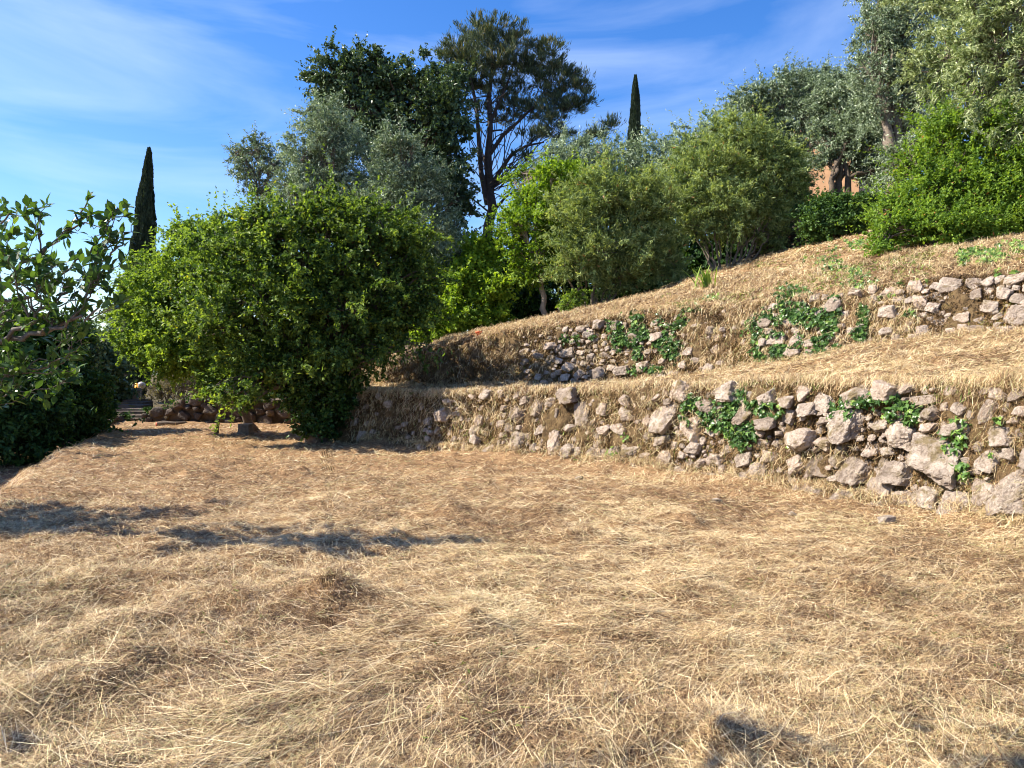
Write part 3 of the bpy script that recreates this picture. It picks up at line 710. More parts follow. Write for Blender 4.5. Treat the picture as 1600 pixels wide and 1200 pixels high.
def tree(name, label, cat, base, blobs, n, L, Wd, leafmat, barkmat=None, group=None, trunk_r=0.12, stems=None, fork=None, twig=0.02, limb_frac=0.5, twigs=True, ground=True, trunk_name='trunk', crown_name='crown', sag=0.15, poly=None, limb_to=None, **kw):
    base = np.asarray(base, float)
    if ground: base = np.array([base[0], base[1], float(tz(base[0], base[1]))])
    root = empty(name, base); tag(root, label, cat, group)
    P, D, N, Ll, Wl, rn, cen, bw = crown(blobs, n, L, Wd, **kw)
    if ground:
        g0 = tz(P[:, 0], P[:, 1], 0); P[:, 2] = np.maximum(P[:, 2], g0 + 0.05 + 0.1 * rng.random(len(P)))
    if poly is None: V, Fc = leaves_quad(P, D, N, Ll, Wl)
    else: V, Fc = leaves_poly(P, D, N, Ll, Wl, poly)
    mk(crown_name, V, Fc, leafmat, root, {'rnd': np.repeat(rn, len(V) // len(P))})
    g = Geo()
    cent = np.mean([c for c, R in bw], 0)
    if fork is None: fork = base + (cent - base) * 0.35 + np.array([0, 0, 0.0])
    fork = np.asarray(fork, float)
    bs = stems or [(0, 0)]
    forks = []
    for (ox, oy) in bs:
        b0 = base + np.array([ox * 0.35, oy * 0.35, -0.25]); f0 = fork + np.array([ox, oy, rng.uniform(-0.1, 0.2)])
        rr = trunk_r * rng.uniform(0.8, 1.15) if len(bs) > 1 else trunk_r
        C = curve(b0, f0, 9, 0, 0.035 * np.linalg.norm(f0 - b0) * 0.5)
        rad = np.linspace(rr * 1.15, rr * 0.72, 9); rad[0] *= 1.35; rad[1] *= 1.12
        tube(g, C, rad, 10, None, 0.05); forks.append(f0)
    forks = np.array(forks)
    for (c, R) in bw:
        f0 = forks[np.argmin(np.linalg.norm(forks - c, axis=1) + rng.random(len(forks)))]
        end = c + rng.normal(size=3) * R * 0.15
        C = curve(f0, end, 8, sag * np.linalg.norm(end - f0), 0.03 * np.linalg.norm(end - f0))
        r0 = trunk_r * limb_frac
        tube(g, C, np.linspace(r0, r0 * 0.4, 8), 7, None, 0.05)
        if twigs:
            near = np.argsort(np.linalg.norm((cen - c) / R, axis=1))[:int(max(6, min(len(cen) / len(bw), 45)))]
            for q in near:
                s = C[rng.integers(3, 8)]
                Cq = curve(s, cen[q], 5, 0.08 * np.linalg.norm(cen[q] - s), 0.04 * np.linalg.norm(cen[q] - s))
                tube(g, Cq, np.linspace(max(twig, r0 * 0.3), twig * 0.35, 5), 4)
    g.build(trunk_name, barkmat or M_BARK, root, True)
    return root

# -- the broad green tree in the middle, its trunk wrapped in ivy
T = tree('broadleaf_tree', 'wide round green broadleaf tree with an ivy covered trunk at the far field end', 'tree', Wp(497, 690, 17.7),
     [(360, 390, 17.4, 75, 66), (405, 345, 17.5, 60, 36), (520, 335, 17.6, 60, 34), (460, 375, 17.4, 95, 72), (560, 378, 17.6, 90, 70), (632, 400, 17.8, 62, 70), (660, 450, 17.8, 50, 50), (415, 465, 16.8, 110, 75), (535, 480, 16.9, 110, 80), (635, 495, 17.6, 66, 55), (580, 360, 17.6, 60, 50),
      (345, 505, 17.0, 80, 75), (400, 585, 16.6, 52, 66), (365, 612, 16.5, 36, 24), (480, 555, 17.0, 75, 60), (560, 550, 17.3, 60, 45), (500, 430, 18.6, 150, 100), (525, 450, 21.0, 110, 80), (560, 505, 20.2, 90, 50)],  # last two lobes are added unseen behind the crown to shade the bank
     150000, 0.100, 0.055, L_BROAD, M_BARK, trunk_r=0.20, stems=[(-0.25, 0), (0.2, 0.1), (0.0, -0.2)], fork=Wp(495, 590, 17.6), clump=0.30, per_clump=85, sprigs=420, sprig_len=0.9, tone=0.47, poly=None, jitter=0.26, shell=0.5, spray=0.85, level=0.05, slen=2.1, up=0.9, contrast=0.26)
P, D, N, Ll, Wl, rn, cen, bw = crown([(500, 640, 17.5, 32, 50), (475, 590, 17.4, 50, 46), (520, 590, 17.5, 50, 42), (462, 620, 17.4, 22, 30), (535, 620, 17.6, 22, 34), (482, 662, 17.5, 24, 24), (515, 668, 17.6, 22, 22)], 22000, 0.09, 0.07, clump=0.16, per_clump=50, tone=0.25, spray=0.2)
V, Fc = leaves_poly(P, D, N, Ll, Wl, IVY_SHAPE)
mk('trunk_ivy', V, Fc, L_IVY, T, {'rnd': np.repeat(rn, len(IVY_SHAPE))})
# hanging sprays to the right of the trunk
g = Geo(); PL, DL = [], []
for a, b in (((560, 590), (640, 545)), ((545, 600), (590, 560)), ((580, 575), (655, 552)), ((600, 560), (700, 540)), ((545, 620), (560, 585)), ((620, 545), (690, 560))):
    C = curve(Wp(a[0], a[1] - 14, 17.0), Wp(b[0], b[1], 16.4), 8, 0.1, 0.02); tube(g, C, np.linspace(0.018, 0.006, 8), 4)
    for q in range(2, 8):
        for _ in range(5): PL.append(C[q] + rng.normal(size=3) * 0.09 + np.array([0, 0, -0.08])); DL.append([rng.normal() * .4, rng.normal() * .4, -1])
PL = np.array(PL); DL = unit(np.array(DL)); V, Fc = leaves_poly(PL, DL, rdir(len(PL)), rng.uniform(.06, .13, len(PL)), rng.uniform(.03, .05, len(PL)), OVAL)
g.build('low_branch', M_BARK, T, True)
mk('hanging_leaves', V, Fc, L_BROAD, T, {'rnd': np.repeat(rng.uniform(0.1, 0.6, len(PL)), len(OVAL))})

tree('maple_tree', 'lighter yellow green tree leaning out to the left of the round green tree', 'tree', Wp(400, 665, 22),
     [(250, 465, 20.5, 62, 55), (218, 525, 20.5, 40, 45), (285, 530, 20, 65, 50), (300, 440, 20.5, 60, 60), (262, 560, 20.2, 48, 28), (330, 560, 20, 48, 40), (305, 375, 21, 40, 34), (230, 425, 21, 36, 34), (270, 365, 21, 16, 14), (335, 375, 19.5, 42, 44), (350, 430, 19, 40, 50)],
     52000, 0.11, 0.065, L_LIGHT, trunk_r=0.13, clump=0.30, per_clump=60, sprigs=200, sprig_len=0.8, tone=0.55, shell=0.55)
tree('bush', 'small fresh green bush hanging in front of the dark stone wall left of the stump', 'bush', Wp(335, 662, 20.5),
     [(355, 585, 19.5, 38, 30), (385, 608, 19.3, 24, 22), (330, 600, 19.5, 20, 16)], 6500, 0.09, 0.06, L_LIGHT, trunk_r=0.05, clump=0.2, per_clump=50, tone=0.4, sprigs=20, sprig_len=0.4)

# -- olives and oak behind it
tree('olive_tree', 'tall silvery olive rising behind the left half of the round green tree', 'tree', Wp(500, 640, 27),
     [(510, 200, 27, 52, 48), (485, 250, 27, 48, 50), (540, 240, 27.5, 60, 60), (500, 310, 27, 65, 60), (455, 290, 26.5, 30, 36), (560, 320, 27.5, 60, 60)],
     52000, 0.13, 0.040, L_OLIVE, M_BARK_GREY, trunk_r=0.28, clump=0.42, per_clump=90, up=0.2, sprigs=160, sprig_len=0.8, tone=0.55, contrast=0.28)
tree('olive_tree', 'dense grey olive bulging above the right half of the round green tree', 'tree', Wp(640, 560, 26),
     [(625, 225, 26, 42, 40), (650, 290, 26, 50, 60), (610, 300, 26, 50, 60), (680, 370, 26, 42, 62), (640, 380, 26, 60, 60), (690, 430, 26, 36, 45)],
     50000, 0.125, 0.040, L_OLIVE, M_BARK_GREY, trunk_r=0.26, clump=0.40, per_clump=90, up=0.2, sprigs=120, sprig_len=0.7, tone=0.42, contrast=0.28)
tree('olive_tree', 'small thin see-through olive standing apart against the sky at the left of the tall trees', 'tree', Wp(410, 640, 31),
     [(375, 240, 31, 26, 22), (405, 225, 31, 24, 18), (395, 265, 31, 36, 26), (430, 260, 31, 26, 32), (415, 300, 31, 30, 24)],
     7500, 0.14, 0.045, L_OLIVE, M_BARK_GREY, trunk_r=0.12, clump=0.30, per_clump=40, up=0.2, sprigs=60, sprig_len=0.6, tone=0.4, limb_frac=0.4, fork=Wp(408, 320, 31))
tree('holm_oak', 'very dark holm oak with a ragged top between the olives and the pine', 'tree', Wp(640, 560, 36),
     [(525, 120, 36, 38, 36), (560, 105, 36, 34, 32), (520, 160, 36, 36, 30), (595, 105, 36.5, 26, 34), (610, 140, 36, 50, 44), (590, 190, 36, 60, 46), (660, 130, 36, 46, 40), (685, 190, 35.5, 52, 60), (700, 260, 35.5, 40, 60),
      (715, 320, 35.5, 26, 36), (705, 140, 37, 36, 36), (640, 230, 37, 60, 60), (550, 150, 37, 60, 46), (705, 380, 36, 26, 40)],
     60000, 0.20, 0.115, L_OAK, M_BARK, trunk_r=0.4, clump=0.52, per_clump=75, sprigs=230, sprig_len=1.1, tone=0.45, jitter=0.2, shell=0.5)

# -- the pine
pine_base = Wp(768, 560, 38)
pine = tree('pine_tree', 'tall pine with bare dark forked trunk and a wide umbrella of brownish green needles', 'tree', pine_base,
     [(760, 50, 38, 44, 28), (800, 62, 38, 42, 28), (730, 85, 38, 38, 28), (775, 95, 38, 56, 28), (820, 100, 38, 36, 28), (850, 75, 38, 30, 20), (862, 100, 38, 28, 28), (740, 130, 38.5, 34, 24), (790, 135, 38.5, 40, 22),
      (870, 140, 38, 34, 24), (905, 130, 37.5, 18, 16), (900, 160, 37.5, 22, 16), (860, 180, 37.5, 34, 20), (830, 165, 38, 28, 18), (880, 205, 37.5, 26, 12), (835, 208, 37.5, 30, 10), (820, 240, 37.5, 20, 9),
      (930, 208, 37, 24, 10), (955, 192, 37, 18, 12), (905, 222, 37, 20, 8), (790, 180, 39, 24, 14), (860, 235, 38, 18, 7), (735, 60, 39, 26, 22), (705, 75, 38, 22, 26), (708, 115, 38, 20, 22), (890, 115, 37.6, 26, 22), (915, 150, 37.5, 18, 16), (880, 165, 38, 30, 20), (845, 120, 38, 30, 20), (800, 160, 38.5, 28, 14), (750, 165, 38.5, 22, 12)],
     48000, 0.27, 0.034, L_PINE, M_BARK_PINE, trunk_r=0.30, stems=[(0, 0)], fork=Wp(765, 300, 38), clump=0.42, per_clump=60, needle=True, up=0.7, flat=0.6, shell=0.35, tone=0.5, limb_frac=0.10, sag=-0.05, twigs=False, jitter=0.25, spray=0.6, level=0.5, slen=1.3)
g = Geo()
def pl(*pts): return np.array([Wp(*p) for p in pts])
for pts, r0, r1 in (
    (pl((765, 300, 38), (762, 250, 38), (766, 200, 38), (764, 150, 38.1), (770, 100, 38.2), (768, 60, 38.2)), 0.26, 0.06),
    (pl((762, 320, 38), (752, 270, 37.9), (748, 220, 37.8), (745, 170, 37.8), (735, 120, 37.9), (738, 80, 38)), 0.19, 0.05),
    (pl((767, 290, 38), (785, 262, 37.8), (800, 240, 37.7), (822, 228, 37.6), (850, 222, 37.5)), 0.16, 0.05),
    (pl((766, 240, 38), (785, 212, 37.9), (810, 190, 37.8), (835, 165, 37.8), (855, 135, 37.9)), 0.15, 0.04),
    (pl((764, 195, 38), (780, 160, 38), (795, 125, 38.1), (805, 90, 38.2)), 0.12, 0.03),
    (pl((767, 335, 38), (790, 308, 37.6), (815, 292, 37.4), (835, 290, 37.2)), 0.10, 0.03),
    (pl((762, 330, 38), (740, 312, 38), (722, 305, 38)), 0.06, 0.02),
    (pl((785, 262, 37.8), (810, 262, 37.5), (850, 243, 37.2), (895, 232, 37), (945, 205, 37)), 0.08, 0.02)):
    tube(g, pts, np.linspace(r0, r1, len(pts)) * 0.8, 8, None, 0.04)
for _ in range(26):
    y = rng.uniform(130, 320); s = rng.choice([-1, 1]); a = Wp(765 + rng.normal() * 3, y, 38); b = Wp(765 + s * rng.uniform(14, 42), y - rng.uniform(-12, 26), 38 + rng.normal())
    tube(g, curve(a, b, 5, 0.05, 0.06), np.linspace(0.035, 0.012, 5), 4)
g.build('limbs', M_BARK_PINE, pine, True)
P, D, N, Ll, Wl, rn, cen, bw = crown([(768, 400, 37.8, 14, 34), (768, 440, 37.8, 20, 30)], 5000, 0.22, 0.18, clump=0.25, per_clump=50, tone=0.1)
V, Fc = leaves_poly(P, D, N, Ll, Wl, IVY_SHAPE); mk('trunk_ivy', V, Fc, L_IVY, pine, {'rnd': np.repeat(rn, len(IVY_SHAPE))})

# -- cypresses
def cypress(label, px, ytop, ybot, wpx, d, lean, n=26000):
    top, bot = Wp(px, ytop, d), Wp(px + lean, ybot, d); bot[2] = float(tz(bot[0], bot[1]))
    H = top[2] - bot[2]; Rm = wpx / 2 / F * d
    hv = CAMZ + (HOR - 400) / F * d
    root = empty('cypress_tree', bot); tag(root, label, 'tree', 'cypresses')
    t = rng.random(n) ** 0.9
    prof = lambda t: np.where(t > 0.15, np.power(np.clip(1 - t, 0, 1), 0.55) * 1.06, 0.6 + t * 2.6) * Rm
    ang = rng.uniform(0, 2 * math.pi, n)
    lump = 1 + 0.26 * vnoise(np.cos(ang) * 1.6 + 5, np.sin(ang) * 1.6, t * H * 0.7, 77) + 0.12 * vnoise(np.cos(ang) * 4, np.sin(ang) * 4, t * H * 2.2, 78)
    r = prof(t) * lump * (0.72 + 0.3 * rng.random(n))
    c = bot[None] * (1 - t)[:, None] + top[None] * t[:, None]
    O = np.stack([np.cos(ang), np.sin(ang), np.zeros(n)], -1)
    P = c + O * r[:, None]
    D = unit(O * 0.35 + np.array([0, 0, 1.0]) + rdir(n) * 0.25); N = unit(O + rdir(n) * 0.5)
    V, Fc = leaves_quad(P, D, N, 0.011 * d * 0.55 * rng.uniform(0.6, 1.4, n), 0.0045 * d * 0.6 * rng.uniform(0.6, 1.3, n))
    mk('crown', V, Fc, L_CYP, root, {'rnd': np.repeat(np.clip(0.45 + rng.normal(size=n) * 0.2, 0, 1), 4)})
    g = Geo(); tt = np.linspace(0, 0.96, 14); pts = bot[None] * (1 - tt)[:, None] + top[None] * tt[:, None]
    tube(g, pts, np.maximum(prof(tt) * 0.5, 0.03), 10, None, 0.06); g.build('trunk', M_BARK, root, True)
cypress('tall narrow dark cypress spire standing at the left against pale sky', 233, 233, 620, 54, 44, -26)
cypress('slim dark cypress spire rising on the hill right of the pine', 993, 120, 420, 36, 62, -6)

# -- middle shrubs
tree('bush', 'bright lime green bush at the foot of the pine behind the hay bank', 'bush', Wp(740, 530, 25),
     [(742, 395, 25.5, 24, 30), (715, 445, 25, 40, 34), (772, 450, 25, 36, 28), (700, 495, 24.6, 46, 30), (755, 495, 24.8, 46, 28), (672, 520, 24.3, 34, 20), (735, 430, 25.6, 36, 36)],
     32000, 0.13, 0.085, L_LIME, trunk_r=0.07, stems=[(-.4, 0), (.4, 0)], clump=0.33, per_clump=55, sprigs=120, sprig_len=0.8, tone=0.45, shell=0.5)
tree('bush', 'dark ivy clad evergreen bush between the lime bush and the leaning little tree', 'bush', Wp(800, 505, 29),
     [(800, 440, 29.5, 36, 50), (815, 480, 28.5, 40, 28), (780, 470, 29.5, 36, 40), (840, 470, 29, 36, 40)], 18000, 0.14, 0.09, L_HEDGE, trunk_r=0.08, clump=0.3, per_clump=60, tone=0.4)
tree('young_tree', 'slender pale barked little tree with yellow green leaves left of the oleander', 'tree', Wp(853, 497, 24.6),
     [(825, 300, 25, 30, 22), (870, 275, 25, 42, 24), (840, 330, 25, 46, 34), (800, 350, 25, 30, 30), (810, 395, 25, 34, 34), (860, 370, 25, 42, 44), (905, 280, 25.5, 32, 26), (825, 430, 25, 30, 22), (895, 330, 25.5, 36, 40), (810, 270, 26, 20, 14)],
     34000, 0.105, 0.060, L_LIME, M_BARK_PALE, trunk_r=0.10, fork=Wp(845, 440, 24.8), clump=0.32, per_clump=55, sprigs=160, sprig_len=0.7, tone=0.35, shell=0.5, limb_frac=0.45)
tree('oleander_shrub', 'large rounded oleander with many dark stems on the crest above the ivy wall', 'shrub', Wp(925, 475, 24.2),
     [(940, 300, 24, 66, 40), (900, 340, 24, 50, 50), (975, 325, 24, 58, 54), (1015, 325, 24.3, 40, 52), (940, 390, 23.6, 60, 46), (1010, 395, 24, 42, 48), (890, 410, 23.8, 40, 34), (970, 430, 24, 50, 34), (1045, 410, 24.5, 30, 42)],
     66000, 0.15, 0.036, L_OLEANDER, M_BARK_GREY, trunk_r=0.045, stems=[(-.9, 0), (-.7, 0), (-.5, .1), (-.35, .1), (-.1, -.2), (.0, .1), (.15, .1), (.4, 0), (.6, .1), (.75, 0), (1.0, .1)], fork=Wp(932, 425, 24.1), clump=0.32, per_clump=70, up=0.3, jitter=0.28, spread=0.9, sprigs=320, sprig_len=0.8, tone=0.5, shell=0.55)
tree('shrub', 'small fresh green shrub low at the foot of the little tree', 'shrub', Wp(905, 485, 23.6),
     [(900, 465, 23.4, 22, 18), (885, 480, 23.3, 12, 10)], 2600, 0.08, 0.05, L_LIGHT, trunk_r=0.03, clump=0.15, per_clump=40, tone=0.6)
tree('oleander_shrub', 'reddish tipped oleander with bare fanned stems in front of the low rubble wall', 'shrub', Wp(1135, 412, 25.4),
     [(1155, 212, 25.8, 60, 34), (1105, 262, 25.5, 58, 44), (1185, 250, 25.6, 58, 50), (1075, 310, 25.3, 34, 36), (1130, 320, 25, 60, 40), (1195, 320, 25.4, 40, 42), (1085, 350, 25.2, 34, 26), (1220, 260, 26, 30, 40), (1150, 360, 25.5, 36, 18), (1210, 370, 25.6, 30, 20), (1235, 300, 26.2, 34, 44), (1070, 280, 26, 30, 36)],
     66000, 0.15, 0.036, L_OLEANDER, M_BARK_GREY, trunk_r=0.033, stems=[(-1.3, 0), (-1.1, 0), (-.9, .1), (-.75, 0), (-.55, -.1), (-.4, .1), (-.1, -.2), (.0, .1), (.2, .1), (.4, -.1), (.55, 0), (.75, .1), (.9, 0), (1.1, 0), (1.3, .1), (1.5, 0)], fork=Wp(1140, 355, 25.4), clump=0.32, per_clump=70, up=0.3, jitter=0.28, spread=0.9, sprigs=320, sprig_len=0.8, tone=0.55, shell=0.55)
tree('shrub', 'dense grey green low shrub right of the fanned oleander stems', 'shrub', Wp(1205, 390, 26.5),
     [(1195, 365, 26.8, 26, 20), (1225, 352, 27, 26, 22)], 5000, 0.10, 0.04, L_OLIVE, trunk_r=0.04, clump=0.2, per_clump=50, tone=0.5)
# background olives
k = 0
for px, py, d, rx, ry, lab in ((890, 240, 34, 50, 40, 'silvery olive top behind the yellow green little tree'), (950, 248, 35, 46, 34, 'silvery olive top at the foot of the slim cypress'),
                              (1025, 245, 35, 46, 40, 'silver grey olive top just right of the slim cypress'), (1072, 245, 34, 46, 46, 'grey olive between the slim cypress and the reddish oleander'), (1120, 215, 33, 44, 40, 'grey olive peeping over the reddish oleander')):
    tree('olive_tree', lab, 'tree', Wp(px, 520, d), [(px, py, d, rx, ry), (px - 20, py + 35, d, rx, ry), (px + 24, py + 40, d, rx, ry), (px, py + 80, d, rx * 1.1, ry * 1.2)],
         20000, 0.16, 0.05, L_OLIVE, M_BARK_GREY, group='olive trees behind the oleanders', trunk_r=0.2, clump=0.42, per_clump=70, sprigs=110, sprig_len=1.0, tone=0.62, jitter=0.26, twigs=False)
tree('sapling', 'pair of thin leafy shoots sticking up above the oleanders', 'tree', Wp(1083, 420, 33),
     [(1072, 225, 33, 7, 20), (1092, 228, 33, 8, 22), (1080, 260, 33, 14, 20)], 1800, 0.16, 0.06, L_OAK, trunk_r=0.06, clump=0.2, per_clump=30, tone=0.7)
# dark wood filling the slope behind
for px, py, d, rx, ry, lab in ((880, 400, 33, 80, 60, 'dark evergreen thicket behind the little tree'), (1020, 400, 31, 90, 62, 'dark evergreen thicket behind the large oleander'),
                               (1215, 375, 32, 80, 50, 'dark evergreen thicket behind the rubble wall'), (1120, 400, 30, 60, 40, 'dark evergreen thicket behind the fanned oleander stems'),
                               (470, 560, 33, 150, 60, 'dark evergreen thicket seen under and behind the round green tree'), (620, 540, 34, 90, 60, 'dark evergreen thicket behind the shaded hay bank'),
                               (1165, 285, 31.5, 70, 70, 'grey green thicket filling behind the reddish oleander crown')):
    tree('evergreen_thicket', lab, 'bush', Wp(px, 470, d), [(px, py, d, rx, ry), (px - 40, py + 30, d - 1, rx * .7, ry * .8), (px + 40, py + 30, d - .5, rx * .7, ry * .8)],
         15000, 0.20, 0.12, L_HEDGE, group='dark thickets on the slope', trunk_r=0.1, clump=0.45, per_clump=60, tone=0.25, twigs=False)

# -- right hand trees
tree('olive_tree', 'dark shaded olive with drooping grey foliage above the orange house', 'tree', Wp(1250, 400, 29.5),
     [(1172, 165, 30, 40, 36), (1215, 148, 30, 48, 40), (1262, 160, 30, 54, 54), (1200, 205, 29.6, 44, 36), (1232, 240, 29.5, 36, 50), (1270, 130, 30.5, 38, 26), (1235, 290, 29.5, 30, 30)],
     50000, 0.13, 0.042, L_OLIVE, M_BARK_GREY, trunk_r=0.25, clump=0.42, per_clump=90, up=0.1, droop=0.4, sprigs=160, sprig_len=0.8, tone=0.40, contrast=0.27)
tree('olive_tree', 'grey green olive whose dark crooked stems stand before the orange house', 'tree', Wp(1310, 330, 27),
     [(1310, 150, 28, 44, 42), (1350, 190, 27, 40, 40), (1338, 204, 27.4, 36, 18), (1322, 236, 27.6, 22, 12), (1288, 243, 27.6, 16, 16), (1344, 258, 27.6, 12, 18), (1290, 200, 28, 26, 14), (1375, 270, 27, 18, 36)],
     52000, 0.125, 0.042, L_OLIVE, M_BARK, trunk_r=0.16, stems=[(-.3, 0), (.3, 0), (.0, .1)], fork=Wp(1312, 285, 27.2), clump=0.38, per_clump=85, up=0.1, sprigs=110, sprig_len=0.7, tone=0.45, contrast=0.27, limb_frac=0.6)
tree('olive_tree', 'tall grey green olive reaching the top edge right of the sky', 'tree', Wp(1400, 380, 23.5),
     [(1370, 40, 24, 46, 44), (1410, 90, 24, 60, 55), (1360, 110, 24, 40, 34), (1390, 170, 24, 52, 48), (1430, 230, 23.5, 46, 60), (1420, 10, 24, 70, 50), (1450, 140, 24, 50, 60), (1400, 260, 23.5, 30, 44), (1390, -60, 24.5, 60, 50)],
     70000, 0.11, 0.036, L_OLIVE, M_BARK_GREY, trunk_r=0.3, clump=0.36, per_clump=95, up=0.1, droop=0.2, sprigs=220, sprig_len=0.7, tone=0.5, contrast=0.27)
tree('olive_tree', 'near sunlit olive with pale pointed leaves filling the top right corner', 'tree', Wp(1590, 360, 18),
     [(1530, 60, 18.5, 80, 70), (1600, 120, 18, 85, 80), (1520, 170, 18, 62, 62), (1470, 100, 19, 46, 60), (1580, 10, 18.5, 110, 60), (1640, 220, 17.6, 80, 70), (1560, 235, 17.7, 62, 52), (1500, -40, 19, 90, 60), (1690, 60, 18.5, 90, 110)],
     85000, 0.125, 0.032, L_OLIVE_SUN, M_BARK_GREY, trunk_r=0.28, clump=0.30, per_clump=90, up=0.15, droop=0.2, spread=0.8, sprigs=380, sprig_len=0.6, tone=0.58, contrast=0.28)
tree('bright_shrub', 'mass of bright green shrub at the right spilling over the slope crest', 'shrub', Wp(1490, 385, 17.3),
     [(1400, 320, 17.8, 36, 36), (1385, 365, 17.2, 24, 22), (1450, 290, 17.8, 46, 50), (1440, 350, 17, 46, 34), (1510, 300, 17.5, 52, 48), (1500, 355, 16.8, 50, 26), (1570, 320, 17.2, 52, 42), (1560, 350, 16.8, 46, 20), (1470, 205, 18.2, 34, 44), (1500, 240, 17.8, 40, 40), (1560, 195, 17.6, 34, 40), (1600, 235, 17.5, 30, 30), (1420, 250, 18.2, 20, 24), (1375, 385, 17.0, 20, 10), (1368, 335, 18.0, 16, 16), (1560, 260, 17.5, 44, 44), (1620, 290, 17, 60, 60), (1680, 300, 16.5, 60, 60)],
     85000, 0.082, 0.045, L_BRIGHT, M_BARK, trunk_r=0.05, stems=[(-1.2, 0), (-.5, 0), (.2, 0), (.9, 0)], clump=0.24, per_clump=62, sprigs=700, sprig_len=0.8, tone=0.45, shell=0.4, jitter=0.34)
tree('shrub', 'dark glossy maple leaved shrub between the orange house and the bright shrub', 'shrub', Wp(1300, 385, 23.5),
     [(1300, 330, 24, 44, 26), (1325, 345, 23.5, 34, 28), (1280, 350, 23.5, 28, 26), (1348, 320, 23.8, 18, 18)], 26000, 0.10, 0.065, L_HEDGE, trunk_r=0.08, clump=0.26, per_clump=55, tone=0.62, sprigs=90, sprig_len=0.5)

# -- left side
for i, (px, py, d, rx, ry, mt, tone, lab) in enumerate((
        (10, 625, 18.0, 85, 72, L_HEDGE, 0.35, 'dark dense hedge bush at the left edge above the sunken path'),
        (98, 612, 20.5, 60, 58, L_HEDGE, 0.4, 'dark green hedge bush behind the leftmost one'),
        (130, 592, 31, 50, 42, L_OAK, 0.6, 'dark clipped hedge left of the gate pillar'),
        (40, 520, 21, 70, 46, L_HEDGE, 0.5, 'mid green hedge bush rising behind the leafy branches'),
        (120, 545, 30, 60, 40, L_OAK, 0.7, 'far bluish green bush seen between the branches'))):
    tree('hedge_bush', lab, 'bush', Wp(px, 690, d), [(px, py, d, rx, ry), (px - rx * .5, py + 18, d + .3, rx * .7, ry * .8), (px + rx * .45, py + 20, d - .1, rx * .6, ry * .7), (px, py + ry * .8, d, rx, ry * .5)],
         24000, 0.006 * d + .03, 0.0035 * d + .015, mt, group='hedge bushes at the left', trunk_r=0.08, clump=0.02 * d, per_clump=60, tone=tone, sprigs=100, sprig_len=0.03 * d)
tree('poplar_tree', 'pale green tree top in front of the left cypress', 'tree', Wp(190, 640, 37),
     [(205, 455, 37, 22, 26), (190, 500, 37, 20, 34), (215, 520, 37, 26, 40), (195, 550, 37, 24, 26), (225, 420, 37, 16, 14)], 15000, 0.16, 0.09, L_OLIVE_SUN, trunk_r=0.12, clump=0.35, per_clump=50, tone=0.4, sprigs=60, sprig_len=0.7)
tree('twiggy_shrub', 'brownish half bare twiggy shrub behind the gate pillar and dark wall', 'shrub', Wp(280, 645, 29),
     [(255, 612, 29, 26, 22), (290, 600, 29, 34, 28), (330, 600, 29, 26, 26), (300, 570, 30, 50, 26)], 15000, 0.09, 0.03, L_TWIG, M_BARK_PALE, trunk_r=0.04, stems=[(-.6, 0), (0, 0), (.6, 0)], clump=0.3, per_clump=40, tone=0.4, sprigs=60, sprig_len=0.5)
# big trees just outside the left edge: their shade lies on the path and hedges
tree('shade_tree', 'large tree beyond the left edge that shades the path', 'tree', (-16.5, 12.5, 0),
     [(800 + (-16.5) / 12.5 * F, 400, 12.5, 230, 170), (800 + (-15.5) / 15 * F, 430, 15, 190, 150), (800 + (-13.8) / 10.5 * F, 520, 10.5, 130, 80)], 16000, 0.22, 0.14, L_HEDGE, trunk_r=0.25, clump=0.5, per_clump=60)

tree('shade_tree', 'unseen thin crown beyond the left edge, shaped to shade the nearest hay', 'tree', (-8.5, 2.0, 0),
     [(800 + (x_ - 4.25) / 3.1 * F, HOR - 2.25 / 3.1 * F, 3.1, r_ * F / 3.1, 0.2 * F / 3.1, 0.2) for x_, r_ in ((-2.1, .22), (0.95, .3), (2.2, .38))], 420, 0.09, 0.05, L_HEDGE, trunk_r=0.1, fork=(-8.0, 2.4, 2.6), clump=0.16, per_clump=30, twigs=False, limb_frac=0.2)  # clumps added out of view where their shade lands on the near hay
